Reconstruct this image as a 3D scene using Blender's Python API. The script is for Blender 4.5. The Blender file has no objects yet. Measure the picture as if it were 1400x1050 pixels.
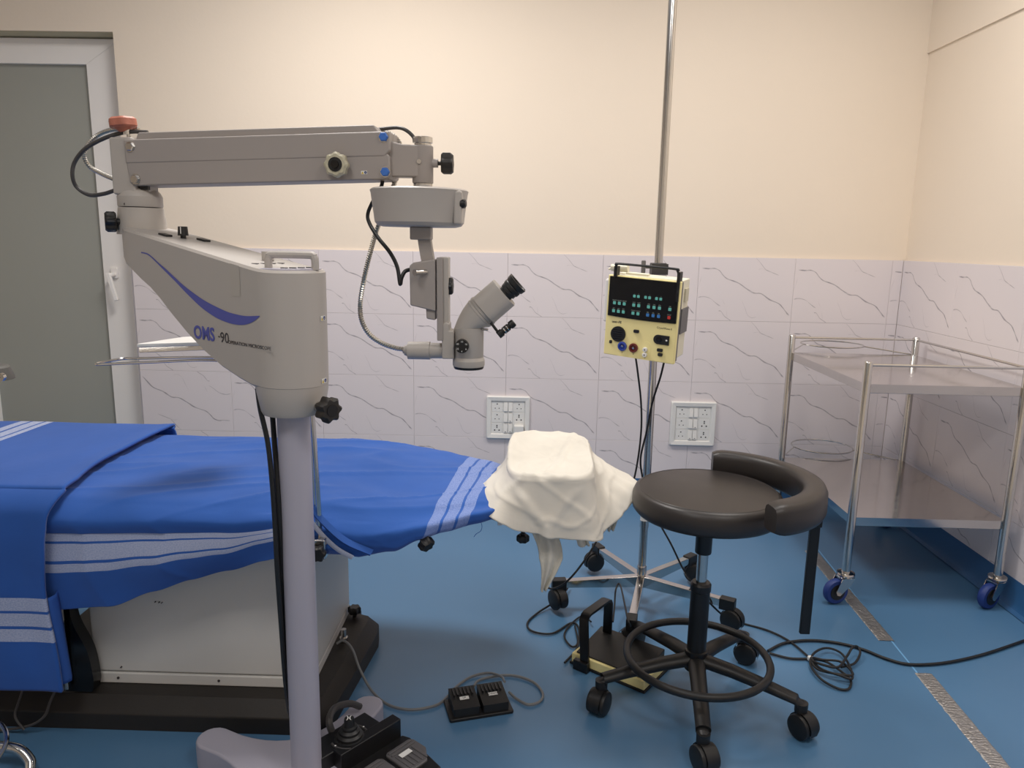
import bpy, bmesh, math, random
from mathutils import Vector, Matrix, noise
random.seed(7)
R = math.radians
SC = bpy.context.scene
COL = SC.collection

# ------------------------------------------------------------------ camera
CAM = Vector((0.999, -3.5685, 1.2546))
RT = Vector((0.9995810, 0.0225189, 0.0181891))
UP = Vector((-0.0220872, 0.1871668, 0.9820798))
FW = Vector((-0.0187110, 0.9820700, -0.1875858))
FPX = 1018.4
cd = bpy.data.cameras.new('camera'); cam = bpy.data.objects.new('camera', cd); COL.objects.link(cam)
m3 = Matrix((RT, UP, -FW)).transposed()
cam.matrix_world = Matrix.Translation(CAM) @ m3.to_4x4()
cd.sensor_width = 36.0; cd.lens = FPX / 1400 * 36.0; cd.clip_start = 0.05
SC.camera = cam
# ------------------------------------------------------------------ world, exposure, lights
w = bpy.data.worlds.new('world'); SC.world = w; w.use_nodes = True
w.node_tree.nodes['Background'].inputs[0].default_value = (0.8, 0.85, 1, 1)
w.node_tree.nodes['Background'].inputs[1].default_value = 0.3
SC.view_settings.view_transform = 'Standard'; SC.view_settings.look = 'None'
SC.view_settings.exposure = 0.04; SC.view_settings.gamma = 1.0; SC.view_settings.use_curve_mapping = False
CEIL = 2.72
PANELS = [((0.30, -1.2), 31, (1.0, 0.955, 0.91)), ((2.0, -1.3), 16, (1.0, 0.955, 0.91)), ((0.3, -3.3), 15, (1.0, 0.955, 0.91)), ((2.0, -3.4), 14, (1.0, 0.955, 0.91))]
for (lx, ly), pw, lc in PANELS:
    ld = bpy.data.lights.new('ceiling_panel_lamp', 'AREA'); ld.shape = 'SQUARE'; ld.size = 0.56; ld.energy = pw; ld.color = lc
    lo = bpy.data.objects.new('ceiling_panel_lamp', ld); COL.objects.link(lo); lo.location = (lx, ly, CEIL - 0.035)

def at(u, v, y):
    """world point on the plane of depth y seen at photo pixel (u, v)"""
    d = FW + RT * ((u - 700) / FPX) - UP * ((v - 525) / FPX)
    return CAM + d * ((y - CAM.y) / d.y)
def atz(u, v, z):
    d = FW + RT * ((u - 700) / FPX) - UP * ((v - 525) / FPX)
    return CAM + d * ((z - CAM.z) / d.z)

# ------------------------------------------------------------------ materials
def lin(c): return tuple(((x / 255) / 12.92 if x / 255 <= 0.04045 else ((x / 255 + 0.055) / 1.055) ** 2.4) for x in c)
MATS = {}
def mat(name, rgb, rough=0.5, metal=0.0, var=0.0, vscale=6.0, bump=0.0, bscale=80.0, coat=0.0, spec=0.5, alpha=1.0, emit=None, stretch=None):
    m = bpy.data.materials.new(name); m.use_nodes = True; MATS[name] = m
    nt = m.node_tree; N = nt.nodes; L = nt.links; p = N['Principled BSDF']
    c = lin(rgb)
    p.inputs['Base Color'].default_value = (*c, 1); p.inputs['Roughness'].default_value = rough; p.inputs['Metallic'].default_value = metal
    p.inputs['Specular IOR Level'].default_value = spec; p.inputs['Coat Weight'].default_value = coat; p.inputs['Alpha'].default_value = alpha
    if emit: p.inputs['Emission Color'].default_value = (*lin(rgb), 1); p.inputs['Emission Strength'].default_value = emit
    tc = N.new('ShaderNodeTexCoord'); mp = N.new('ShaderNodeMapping'); L.new(tc.outputs['Object'], mp.inputs[0])
    if stretch: mp.inputs['Scale'].default_value = stretch
    if var > 0:
        n = N.new('ShaderNodeTexNoise'); n.inputs['Scale'].default_value = vscale; n.inputs['Detail'].default_value = 4; L.new(mp.outputs[0], n.inputs[0])
        mx = N.new('ShaderNodeMix'); mx.data_type = 'RGBA'
        mx.inputs[6].default_value = (*[x * (1 - var) for x in c], 1); mx.inputs[7].default_value = (*[min(1, x * (1 + var)) for x in c], 1)
        L.new(n.outputs[0], mx.inputs[0]); L.new(mx.outputs[2], p.inputs['Base Color'])
        rm = N.new('ShaderNodeMapRange'); rm.inputs[3].default_value = max(0.02, rough - 0.06); rm.inputs[4].default_value = rough + 0.06
        L.new(n.outputs[0], rm.inputs[0]); L.new(rm.outputs[0], p.inputs['Roughness'])
    if bump > 0:
        n2 = N.new('ShaderNodeTexNoise'); n2.inputs['Scale'].default_value = bscale; n2.inputs['Detail'].default_value = 3; L.new(mp.outputs[0], n2.inputs[0])
        b = N.new('ShaderNodeBump'); b.inputs['Strength'].default_value = bump; b.inputs['Distance'].default_value = 0.004
        L.new(n2.outputs[0], b.inputs['Height']); L.new(b.outputs[0], p.inputs['Normal'])
    return m
cream = mat('cream_wall_paint', (243, 229, 211), 0.75, var=0.03, vscale=1.2, bump=0.10, bscale=60)
white_ceiling = mat('white_ceiling_paint', (240, 240, 238), 0.8)
tile_m = mat('white_glazed_tile', (232, 224, 226), 0.22, var=0.01, vscale=2)
grout = mat('tile_grout', (196, 190, 194), 0.8)
floor_m = mat('blue_vinyl_floor', (84, 126, 164), 0.32, var=0.05, vscale=1.5, bump=0.03, bscale=25)
skirt_m = mat('blue_vinyl_skirting', (50, 98, 146), 0.4, var=0.05, vscale=3)
door_white = mat('white_door_aluminium', (250, 247, 244), 0.4, var=0.02)
door_glass = mat('frosted_grey_glass', (166, 168, 161), 0.25, var=0.03, vscale=2)
lintel_m = mat('olive_reveal_paint', (196, 188, 160), 0.7, var=0.04)
scope = mat('warm_grey_enamel', (180, 174, 168), 0.45, var=0.015, bump=0.02, bscale=400)
scope_d = mat('grey_enamel_arm', (160, 153, 149), 0.42, var=0.015)
column_m = mat('lavender_grey_column', (172, 170, 184), 0.4, var=0.015)
swoosh = mat('blue_print', (76, 84, 168), 0.45)
ink = mat('dark_print', (62, 58, 60), 0.6)
blk = mat('black_plastic', (26, 26, 27), 0.45, var=0.1, vscale=20)
blk_g = mat('black_gloss', (12, 12, 13), 0.22)
blk_m = mat('black_enamel', (20, 20, 22), 0.38)
brownblk = mat('weathered_black_paint', (38, 34, 31), 0.55, var=0.18, vscale=9, bump=0.08, bscale=120)
rubber = mat('black_rubber_cable', (24, 24, 26), 0.5)
grey_cable = mat('grey_cable', (122, 124, 126), 0.5)
dgrey = mat('dark_grey_cable', (70, 68, 68), 0.5)
chrome = mat('polished_steel', (205, 203, 200), 0.16, metal=1.0, var=0.03, vscale=8)
steel = mat('brushed_steel', (206, 202, 198), 0.13, metal=1.0, var=0.05, vscale=4, stretch=(1, 12, 1))
nickel = mat('ribbed_steel_conduit', (190, 186, 178), 0.3, metal=1.0)
leather = mat('black_vinyl_upholstery', (46, 42, 41), 0.40, var=0.06, vscale=10, bump=0.06, bscale=500)
red_m = mat('orange_red_knob', (182, 112, 92), 0.5, var=0.2, vscale=40, bump=0.2, bscale=150)
tape_k = mat('yellowed_tape_wrap', (190, 184, 160), 0.45, var=0.2, vscale=60, bump=0.5, bscale=120)
blue_cap = mat('blue_cap', (58, 112, 196), 0.5)
yellow = mat('pale_yellow_plastic', (255, 240, 172), 0.45, var=0.02)
ivory = mat('ivory_plastic', (236, 230, 208), 0.5, var=0.02)
white_pl = mat('white_plastic', (238, 237, 234), 0.35)
unit_grey = mat('grey_plastic', (112, 110, 112), 0.5)
teal = mat('teal_key', (112, 196, 184), 0.5)
blue_key = mat('blue_key', (62, 128, 196), 0.5)
red_key = mat('red_key', (206, 60, 52), 0.5)
label_w = mat('white_label', (228, 228, 226), 0.5)
blue_ring = mat('blue_socket', (50, 74, 168), 0.4)
brown_ring = mat('maroon_socket', (110, 44, 40), 0.4)
wheel_blue = mat('blue_rubber_wheel', (34, 58, 126), 0.5)
cab_white = mat('off_white_cabinet', (214, 213, 210), 0.45, var=0.03, vscale=5)
tape_s = mat('silver_tape', (190, 188, 186), 0.34, metal=0.85, var=0.12, vscale=30, bump=1.0, bscale=55, stretch=(1, 3, 1))
weld = mat('pale_blue_seam', (120, 176, 222), 0.4)
yel_sign = mat('yellow_sign', (226, 196, 60), 0.5); blue_sign = mat('blue_sign', (40, 70, 150), 0.5)
grey_pad = mat('ribbed_grey_pad', (92, 90, 92), 0.4, var=0.05, vscale=20)
lens_m = mat('lens_glass', (10, 12, 20), 0.05, coat=1.0)
green_ink = mat('tiny_light_print', (150, 160, 150), 0.5)

def vein_mat():
    m = bpy.data.materials.new('grey_marble_vein'); m.use_nodes = True; nt = m.node_tree; N = nt.nodes; L = nt.links; p = N['Principled BSDF']
    a = N.new('ShaderNodeAttribute'); a.attribute_name = 'fade'
    mx = N.new('ShaderNodeMix'); mx.data_type = 'RGBA'; mx.inputs[6].default_value = (*lin((232, 224, 226)), 1); mx.inputs[7].default_value = (*lin((118, 113, 122)), 1)
    L.new(a.outputs['Fac'], mx.inputs[0]); L.new(mx.outputs[2], p.inputs['Base Color']); p.inputs['Roughness'].default_value = 0.22
    return m
vein = vein_mat()

def fabric(name, rgb, bands=(), speck=0.25, wcol=(176, 186, 214), shear=0.0):
    """woven cloth; bands = (axis, lo, hi) stripes in the cloth's own UV metres"""
    m = bpy.data.materials.new(name); m.use_nodes = True; nt = m.node_tree; N = nt.nodes; L = nt.links; p = N['Principled BSDF']
    p.inputs['Roughness'].default_value = 0.85; p.inputs['Sheen Weight'].default_value = 0.15; p.inputs['Specular IOR Level'].default_value = 0.2
    uv = N.new('ShaderNodeUVMap'); sp = N.new('ShaderNodeSeparateXYZ'); L.new(uv.outputs[0], sp.inputs[0])
    def math_(op, a, b):
        n = N.new('ShaderNodeMath'); n.operation = op
        for i, x in enumerate((a, b)):
            if isinstance(x, (int, float)): n.inputs[i].default_value = x
            else: L.new(x, n.inputs[i])
        return n.outputs[0]
    u = math_('ADD', sp.outputs[0], math_('MULTIPLY', sp.outputs[1], shear)); v = sp.outputs[1]
    tot = None
    for ax, lo, hi in bands:
        s = u if ax == 'u' else v
        k = math_('MULTIPLY', math_('GREATER_THAN', s, lo), math_('LESS_THAN', s, hi))
        tot = k if tot is None else math_('MAXIMUM', tot, k)
    n = N.new('ShaderNodeTexNoise'); n.inputs['Scale'].default_value = 260; n.inputs['Detail'].default_value = 2; L.new(uv.outputs[0], n.inputs[0])
    n1 = N.new('ShaderNodeTexNoise'); n1.inputs['Scale'].default_value = 9; n1.inputs['Detail'].default_value = 5; L.new(uv.outputs[0], n1.inputs[0])
    base = N.new('ShaderNodeMix'); base.data_type = 'RGBA'; c = lin(rgb)
    base.inputs[6].default_value = (*[x * 0.88 for x in c], 1); base.inputs[7].default_value = (*[min(1, x * 1.12) for x in c], 1); L.new(n1.outputs[0], base.inputs[0])
    out = base.outputs[2]
    if tot is not None:
        rmp = N.new('ShaderNodeMapRange'); rmp.inputs[1].default_value = 0.38; rmp.inputs[2].default_value = 0.62; rmp.inputs[3].default_value = 1 - speck; rmp.inputs[4].default_value = 1.0
        L.new(n.outputs[0], rmp.inputs[0]); f = math_('MULTIPLY', tot, rmp.outputs[0])
        mx = N.new('ShaderNodeMix'); mx.data_type = 'RGBA'; L.new(f, mx.inputs[0]); L.new(out, mx.inputs[6]); mx.inputs[7].default_value = (*lin(wcol), 1); out = mx.outputs[2]
    L.new(out, p.inputs['Base Color'])
    b = N.new('ShaderNodeBump'); b.inputs['Strength'].default_value = 0.25; b.inputs['Distance'].default_value = 0.002
    n3 = N.new('ShaderNodeTexNoise'); n3.inputs['Scale'].default_value = 45; n3.inputs['Detail'].default_value = 6; L.new(uv.outputs[0], n3.inputs[0])
    L.new(n3.outputs[0], b.inputs['Height']); L.new(b.outputs[0], p.inputs['Normal'])
    return m

# ------------------------------------------------------------------ mesh helper
WM = {}
def wm(o): return WM.get(o.name, Matrix.Identity(4)) if o else Matrix.Identity(4)
def frame(zdir, xdir=None):
    z = Vector(zdir).normalized(); x = Vector(xdir) if xdir else (Vector((1, 0, 0)) if abs(z.x) < 0.9 else Vector((0, 1, 0)))
    y = z.cross(x).normalized(); x = y.cross(z).normalized()
    return Matrix((x, y, z)).transposed().to_4x4()
def spline(pts, k=8):
    P = [Vector(p) for p in pts]; P = [P[0] * 2 - P[1]] + P + [P[-1] * 2 - P[-2]]; out = []
    for i in range(1, len(P) - 2):
        for j in range(k):
            t = j / k; a, b, c, d = P[i - 1], P[i], P[i + 1], P[i + 2]
            out.append(0.5 * ((2 * b) + (c - a) * t + (2 * a - 5 * b + 4 * c - d) * t * t + (3 * b - a - 3 * c + d) * t ** 3))
    out.append(P[-2]); return out
class G:
    def __init__(s, M=None): s.v = []; s.f = []; s.mi = []; s.M = M or Matrix.Identity(4); s.cur = 0
    def add(s, vs, fs, M=None):
        T = s.M @ M if M is not None else s.M; b = len(s.v)
        s.v += [T @ Vector(p) for p in vs]; s.f += [tuple(b + i for i in f) for f in fs]; s.mi += [s.cur] * len(fs); return s
    def box(s, x0, x1, y0, y1, z0, z1, M=None):
        vs = [(x, y, z) for z in (z0, z1) for y in (y0, y1) for x in (x0, x1)]
        return s.add(vs, [(0, 2, 3, 1), (4, 5, 7, 6), (0, 1, 5, 4), (2, 6, 7, 3), (0, 4, 6, 2), (1, 3, 7, 5)], M)
    def prism(s, poly, z0, z1, M=None, ztop=None, zbot=None):
        n = len(poly); a = sum(poly[i][0] * poly[(i + 1) % n][1] - poly[(i + 1) % n][0] * poly[i][1] for i in range(n))
        if a < 0: poly = poly[::-1]
        vs = [(x, y, (zbot(x, y) if zbot else z0)) for x, y in poly] + [(x, y, (ztop(x, y) if ztop else z1)) for x, y in poly]
        fs = [tuple(range(n - 1, -1, -1)), tuple(range(n, 2 * n))] + [(i, (i + 1) % n, n + (i + 1) % n, n + i) for i in range(n)]
        return s.add(vs, fs, M)
    def lathe(s, prof, M=None, n=32, c=(0, 0, 0)):
        vs = []; fs = []; k = len(prof)
        for i in range(n):
            a = 2 * math.pi * i / n
            for r, z in prof: vs.append((c[0] + r * math.cos(a), c[1] + r * math.sin(a), c[2] + z))
        for i in range(n):
            j = (i + 1) % n
            for q in range(k - 1): fs.append((i * k + q, j * k + q, j * k + q + 1, i * k + q + 1))
        if prof[0][0] > 1e-6: fs.append(tuple(i * k for i in range(n - 1, -1, -1)))
        if prof[-1][0] > 1e-6: fs.append(tuple(i * k + k - 1 for i in range(n)))
        return s.add(vs, fs, M)
    def cyl(s, p0, p1, r0, r1=None, n=20):
        p0 = Vector(p0); p1 = Vector(p1); T = Matrix.Translation(p0) @ frame(p1 - p0); L = (p1 - p0).length
        return s.lathe([(r0, 0), (r1 if r1 is not None else r0, L)], T, n)
    def tube(s, pts, r, n=8, smooth=8, closed=False, rf=None, flat=1.0, up=None):
        P = [Vector(p) for p in pts]
        if smooth: P = spline(P + [P[0]] if closed else P, smooth)
        if closed: P = P[:-1] if (P[0] - P[-1]).length < 1e-6 else P
        m = len(P); vs = []; fs = []; nrm = None
        for i, p in enumerate(P):
            t = (P[(i + 1) % m] - P[i - 1]) if closed else (P[min(i + 1, m - 1)] - P[max(i - 1, 0)])
            t.normalize()
            if up is not None: nrm = (Vector(up) - t * Vector(up).dot(t))
            elif nrm is None: nrm = t.orthogonal()
            else: nrm = nrm - t * nrm.dot(t)
            nrm.normalize(); b = t.cross(nrm); rr = rf(i, m) * r if rf else r
            for k in range(n):
                a = 2 * math.pi * (k + .5) / n; vs.append(p + nrm * (math.cos(a) * rr * flat) + b * (math.sin(a) * rr))
        for i in range(m if closed else m - 1):
            j = (i + 1) % m
            for k in range(n): fs.append((i * n + k, i * n + (k + 1) % n, j * n + (k + 1) % n, j * n + k))
        if not closed: fs += [tuple(range(n - 1, -1, -1)), tuple((m - 1) * n + k for k in range(n))]
        return s.add(vs, fs)
    def conduit(s, pts, r, pitch=0.004, n=8):
        P = spline(pts, 24); D = [0]
        for a, b in zip(P, P[1:]): D.append(D[-1] + (b - a).length)
        out = []; k = 0; tot = D[-1]; c = int(tot / (pitch / 2))
        for i in range(c + 1):
            d = tot * i / c
            while k < len(D) - 2 and D[k + 1] < d: k += 1
            out.append(P[k].lerp(P[k + 1], (d - D[k]) / max(1e-9, D[k + 1] - D[k])))
        return s.tube(out, r, n, smooth=0, rf=lambda i, m: 1.0 if i % 2 else 0.76)
    def grid(s, rows, closed=False, M=None):
        nr = len(rows); nc = len(rows[0]); vs = [p for r in rows for p in r]; fs = []
        for i in range(nr - 1):
            for j in range(nc if closed else nc - 1):
                k = (j + 1) % nc; fs.append((i * nc + j, i * nc + k, (i + 1) * nc + k, (i + 1) * nc + j))
        return s.add(vs, fs, M)
    def build(s, name, mats, parent=None, bevel=0.0, sharp=35, flat=False, seg=2, fixn=True, merge=0):
        me = bpy.data.meshes.new(name); inv = wm(parent).inverted()
        me.from_pydata([inv @ p for p in s.v], [], s.f)
        if not isinstance(mats, (list, tuple)): mats = [mats]
        for m in mats: me.materials.append(m)
        me.polygons.foreach_set('material_index', s.mi)
        if fixn:
            bm = bmesh.new(); bm.from_mesh(me)
            if merge: bmesh.ops.remove_doubles(bm, verts=bm.verts, dist=merge)
            bmesh.ops.recalc_face_normals(bm, faces=bm.faces); bm.to_mesh(me); bm.free()
        me.polygons.foreach_set('use_smooth', [not flat] * len(me.polygons)); me.update()
        if not bevel and not flat: me.set_sharp_from_angle(angle=R(sharp))
        o = bpy.data.objects.new(name, me); COL.objects.link(o)
        if parent: o.parent = parent; WM[o.name] = wm(parent)
        if bevel:
            b = o.modifiers.new('bevel', 'BEVEL'); b.width = bevel; b.segments = seg; b.limit_method = 'ANGLE'; b.angle_limit = R(38); b.harden_normals = True
        return o
def thing(name, label, cat, loc=(0, 0, 0), rz=0.0, group=None):
    o = bpy.data.objects.new(name, None); o.empty_display_size = 0.05; COL.objects.link(o)
    o.matrix_basis = Matrix.Translation(loc) @ Matrix.Rotation(rz, 4, 'Z'); WM[o.name] = o.matrix_basis.copy()
    tag(o, label, cat, group); return o
def tag(o, label, cat, group=None):
    o['label'] = label; o['category'] = cat
    if group: o['group'] = group
    return o
def struct(o): o['kind'] = 'structure'; return o
def text(s, size, T, m, parent, name='lettering', off=0.0, sx=1.0, thick=0.0004, align='LEFT'):
    cu = bpy.data.curves.new(name, 'FONT'); cu.body = s; cu.size = size; cu.offset = off; cu.extrude = thick / 2; cu.align_x = align; cu.resolution_u = 3
    to = bpy.data.objects.new(name, cu); COL.objects.link(to)
    me = bpy.data.meshes.new_from_object(to); COL.objects.unlink(to); bpy.data.objects.remove(to)
    me.transform(wm(parent).inverted() @ T @ Matrix.Diagonal((sx, 1, 1, 1)))
    me.materials.clear(); me.materials.append(m)
    o = bpy.data.objects.new(name, me); COL.objects.link(o); o.parent = parent; WM[o.name] = wm(parent); return o
def rounded(x0, x1, y0, y1, r, k=5):
    out = []
    for cx, cy, a0 in ((x1 - r, y1 - r, 0), (x0 + r, y1 - r, 90), (x0 + r, y0 + r, 180), (x1 - r, y0 + r, 270)):
        for i in range(k + 1): a = R(a0 + 90 * i / k); out.append((cx + r * math.cos(a), cy + r * math.sin(a)))
    return out
def star_knob(g, T, r, h, lobes=8, dep=0.14):
    poly = []
    for i in range(lobes * 6):
        a = 2 * math.pi * i / (lobes * 6); rr = r * (1 - dep / 2 + dep / 2 * math.cos(lobes * a)); poly.append((rr * math.cos(a), rr * math.sin(a)))
    sm = lambda k: [(x * k, y * k) for x, y in poly]
    g.grid([[(x, y, 0) for x, y in sm(0.85)], [(x, y, h * 0.15) for x, y in poly], [(x, y, h * 0.8) for x, y in poly], [(x, y, h) for x, y in sm(0.82)]], True, T)
    n = len(poly); g.add([(x, y, 0) for x, y in sm(0.85)], [tuple(range(n - 1, -1, -1))], T); g.add([(x, y, h) for x, y in sm(0.82)], [tuple(range(n))], T)

# ================================================================== THE SETTING
XR, XL, YF = 2.7522, -2.3, -5.0          # tile face of the right wall, left wall, wall behind the camera
TT, ST = 1.2021, 0.108                   # top of the tiled wainscot, top of the skirting
g = G().box(XL - .1, XR + .2, YF - .1, 0.5, -0.1, 0); floor = struct(g.build('floor', floor_m))
g = G().box(XL - .1, XR + .2, YF - .1, 0.5, CEIL, CEIL + 0.1); struct(g.build('ceiling', white_ceiling))
# back wall with the door opening
PY = 0.012; DX0, DX1, DZ = -1.86, -0.912, 2.158
g = G(); g.box(DX1, XR + .2, PY, 0.21, 0, CEIL); g.box(XL - .1, DX0, PY, 0.21, 0, CEIL); g.box(DX0, DX1, PY, 0.21, DZ, CEIL)
g.cur = 1; g.box(DX1 + 0.002, XR, 0.007, PY + .001, ST - .02, TT - 0.002)
wb = struct(g.build('wall_back', [cream, grout]))
g = G(); g.box(XR + PY, XR + 0.2, YF, 0.5, 0, 2.113); g.box(XR + PY - 0.009, XR + .2, YF, 0.5, 2.113, CEIL)
g.cur = 1; g.box(XR + 0.007, XR + PY + .001, YF, 0.0, ST - .02, TT - 0.002)
wr = struct(g.build('wall_right', [cream, grout]))
g = G().box(XL - .1, XL, YF, 0.5, 0, CEIL); struct(g.build('wall_left', cream))
g = G().box(XL - .1, XR + .2, YF - .1, YF, 0, CEIL); struct(g.build('wall_front', cream))
g = G(); g.box(DX0, DX1, 0.02, 0.125, DZ - 0.003, DZ + .001); struct(g.build('trim_1', lintel_m))
# skirting: coved vinyl upstand
cove = [(0, 0), (0.03, 0.002), (0.014, 0.010), (0.004, 0.03), (0.002, ST), (-0.012, ST), (-0.012, 0)]
def skirting(name, p0, p1, nrm):
    p0, p1, nrm = Vector(p0), Vector(p1), Vector(nrm)
    rows = [[p + nrm * a + Vector((0, 0, b)) for a, b in cove] for p in (p0, p1)]
    return struct(G().grid(rows, True).build(name, skirt_m))
skirting('baseboard_back', (DX1, 0, 0.001), (XR, 0, 0.001), (0, -1, 0))
skirting('baseboard_right', (XR, YF, 0.001), (XR, 0, 0.001), (-1, 0, 0))
# tiles: each one an object, thin bevelled slab with its printed veins as inlaid ribbons
VEINS = [
    (0.95, .0065, [(0, .17), (.10, .185), (.16, .178), (.215, .21), (.255, .28), (.30, .335), (.36, .365), (.43, .405), (.51, .485), (.59, .55), (.67, .56), (.76, .65), (.86, .71), (.92, .80), (.975, .9)]),
    (0.7, .0045, [(.01, .635), (.07, .622), (.14, .65), (.20, .72), (.25, .77)]),
    (0.75, .0045, [(.235, .84), (.262, .85), (.30, .925), (.345, .97), (.37, .995)]),
    (0.28, .003, [(.27, .66), (.295, .75)]), (0.25, .003, [(.318, .83), (.33, .95)]),
    (0.38, .003, [(.47, .67), (.51, .79), (.538, .89), (.585, .94), (.64, .925)]),
    (0.7, .004, [(.585, .005), (.63, .07), (.69, .175), (.72, .20), (.78, .235), (.84, .27)]),
    (0.35, .003, [(.615, .18), (.66, .172), (.70, .19)]), (0.22, .003, [(.035, .30), (.005, .50)])]
TW, TH = 0.4504, 0.3
def tile_mesh(w, h, flip):
    gp = 0.0004; W = w - 2 * gp; H = h - 2 * gp; e = 0.0008; t = 0.0105
    # local frame: x right, z down from the tile's top-left corner, y = 0 the glazed face, +y into the wall
    o = [(gp, -gp), (w - gp, -gp), (w - gp, -h + gp), (gp, -h + gp)]; i = [(gp + e, -gp - e), (w - gp - e, -gp - e), (w - gp - e, -h + gp + e), (gp + e, -h + gp + e)]
    vs = [(x, e, z) for x, z in o] + [(x, 0, z) for x, z in i] + [(x, t, z) for x, z in o]
    fs = [(4, 7, 6, 5)] + [(k, 4 + k, 4 + (k + 1) % 4, (k + 1) % 4) for k in range(4)] + [(8 + k, k, (k + 1) % 4, 8 + (k + 1) % 4) for k in range(4)]
    mi = [0] * len(fs); fade = [0.0] * len(vs)
    for dark, wd, pts in VEINS:
        P = [Vector((u * TW, 0, -v * TH)) for u, v in pts]; P = spline(P, 3)
        if flip: P = [Vector((TW - p.x, 0, -TH - p.z)) for p in P]
        P = [p for p in P if gp + e < p.x < w - gp - e and -h + gp + e < p.z < -gp - e]
        if len(P) < 2: continue
        m = len(P); b = len(vs)
        for k, p in enumerate(P):
            d = (P[min(k + 1, m - 1)] - P[max(k - 1, 0)]).normalized(); nn = Vector((-d.z, 0, d.x))
            q = noise.noise(Vector((p.x * 60, p.z * 60, dark))); f = max(0.12, min(1, dark * (0.75 + 0.6 * q))) * (0.25 if k in (0, m - 1) and m > 3 else 1)
            hw = wd * 1.15 * (0.32 + 0.30 * noise.noise(Vector((p.x * 35, dark * 9, p.z * 35))))
            for sgn, ff in ((-1.3, 0.0), (0, f), (1.3, 0.0)):
                vs.append((p.x + nn.x * hw * sgn, -0.0002, p.z + nn.z * hw * sgn)); fade.append(ff)
        for k in range(m - 1):
            for c in (0, 1):
                a = b + 3 * k + c; fs.append((a, a + 1, a + 4, a + 3)); mi.append(1)
    me = bpy.data.meshes.new('wall_tile'); me.from_pydata(vs, [], fs); me.materials.append(tile_m); me.materials.append(vein)
    me.polygons.foreach_set('material_index', mi)
    at_ = me.attributes.new('fade', 'FLOAT', 'POINT'); at_.data.foreach_set('value', fade)
    bm = bmesh.new(); bm.from_mesh(me)
    for f in bm.faces:
        if f.material_index == 1 and f.normal.y > 0: f.normal_flip()
    bm.to_mesh(me); bm.free(); return me
cache = {}
def put_tile(x, row, w, h, flip, parent, right=False):
    k = (round(w, 4), round(h, 4), flip)
    if k not in cache: cache[k] = tile_mesh(w, h, flip)
    o = bpy.data.objects.new('wall_tile', cache[k]); COL.objects.link(o); o.parent = parent
    z = TT - row * TH; j = random.uniform(0, 0.0004)
    if right: o.matrix_basis = Matrix.Translation((XR + j, -x, z)) @ Matrix.Rotation(R(-90), 4, 'Z')
    else: o.matrix_basis = Matrix.Translation((x, j, z))
for row in range(4):
    h = TH if row < 3 else TT - 3 * TH - ST
    for n in range(-2, 7):
        x = n * TW; wd = min(TW, XR - x); fl = (row in (2,) and n in (-2,)) or (row == 3 and n == -2)
        if n == -2: x += 0.0; 
        put_tile(x, row, wd, h, fl, wb)
    for n in range(11): put_tile(n * TW, row, TW, h, False, wr, True)
# door
dr = bpy.data.objects.new('door_1', None); COL.objects.link(dr); struct(dr)
FX0, FX1, FZ1 = -1.845, -0.925, 2.148; GX0, GX1, GZ1, GZ0 = -1.70, -1.097, 2.036, 0.14
def mitre(a, b, c, d):
    y0, y1 = 0.10, 0.15
    vs = [(p[0], y, p[1]) for y in (y0, y1) for p in (a, b, c, d)]
    G().add(vs, [(0, 1, 2, 3), (7, 6, 5, 4)] + [(k, 4 + k, 4 + (k + 1) % 4, (k + 1) % 4) for k in range(4)]).build('door_frame', door_white, dr, bevel=0.0015)
mitre((FX0, 0.01), (GX0, GZ0), (GX0, GZ1), (FX0, FZ1)); mitre((FX0, FZ1), (GX0, GZ1), (GX1, GZ1), (FX1, FZ1))
mitre((FX1, FZ1), (GX1, GZ1), (GX1, GZ0), (FX1, 0.01)); mitre((FX1, 0.01), (GX1, GZ0), (GX0, GZ0), (FX0, 0.01))
G().box(GX0 - .01, GX1 + .01, 0.122, 0.130, GZ0 - .01, GZ1 + .01).build('glass_pane', door_glass, dr)
hp = at(157.5, 372, 0.10)
hd = G().prism(rounded(hp.x - .017, hp.x + .017, hp.z - .03, hp.z + .022, .006), 0, 0.012, Matrix.Translation((0, 0.10, 0)) @ Matrix.Rotation(R(90), 4, 'X')).build('door_handle', door_white, dr, bevel=0.002)
g = G(); g.cyl((hp.x, 0.09, hp.z - .012), (hp.x, 0.045, hp.z - .014), .011)
g.box(-.010, .010, -.010, .007, -.125, .012, Matrix.Translation((hp.x - .004, 0.048, hp.z - .014)) @ Matrix.Rotation(R(-14), 4, 'Y')); g.build('lever', door_white, hd, bevel=0.003)
# floor: welded seam
fs_ = G(); 
for a, b in (((2.190, -1.325), (2.214, -1.50)),):
    d = Vector((b[0] - a[0], b[1] - a[1], 0)); n_ = Vector((-d.y, d.x, 0)).normalized() * 0.0025
    A = Vector((*a, 0)) - d * 5; B = Vector((*b, 0)) + d * 0
A = Vector((2.250, -0.55, 0)); B = Vector((2.150, -2.35, 0)); d = (B - A).normalized(); n_ = Vector((-d.y, d.x, 0)) * 0.0025
fs_.prism([(p.x, p.y) for p in (A + n_, B + n_, B - n_, A - n_)], -0.001, 0.0006); struct(fs_.build('trim_2', weld))
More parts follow.
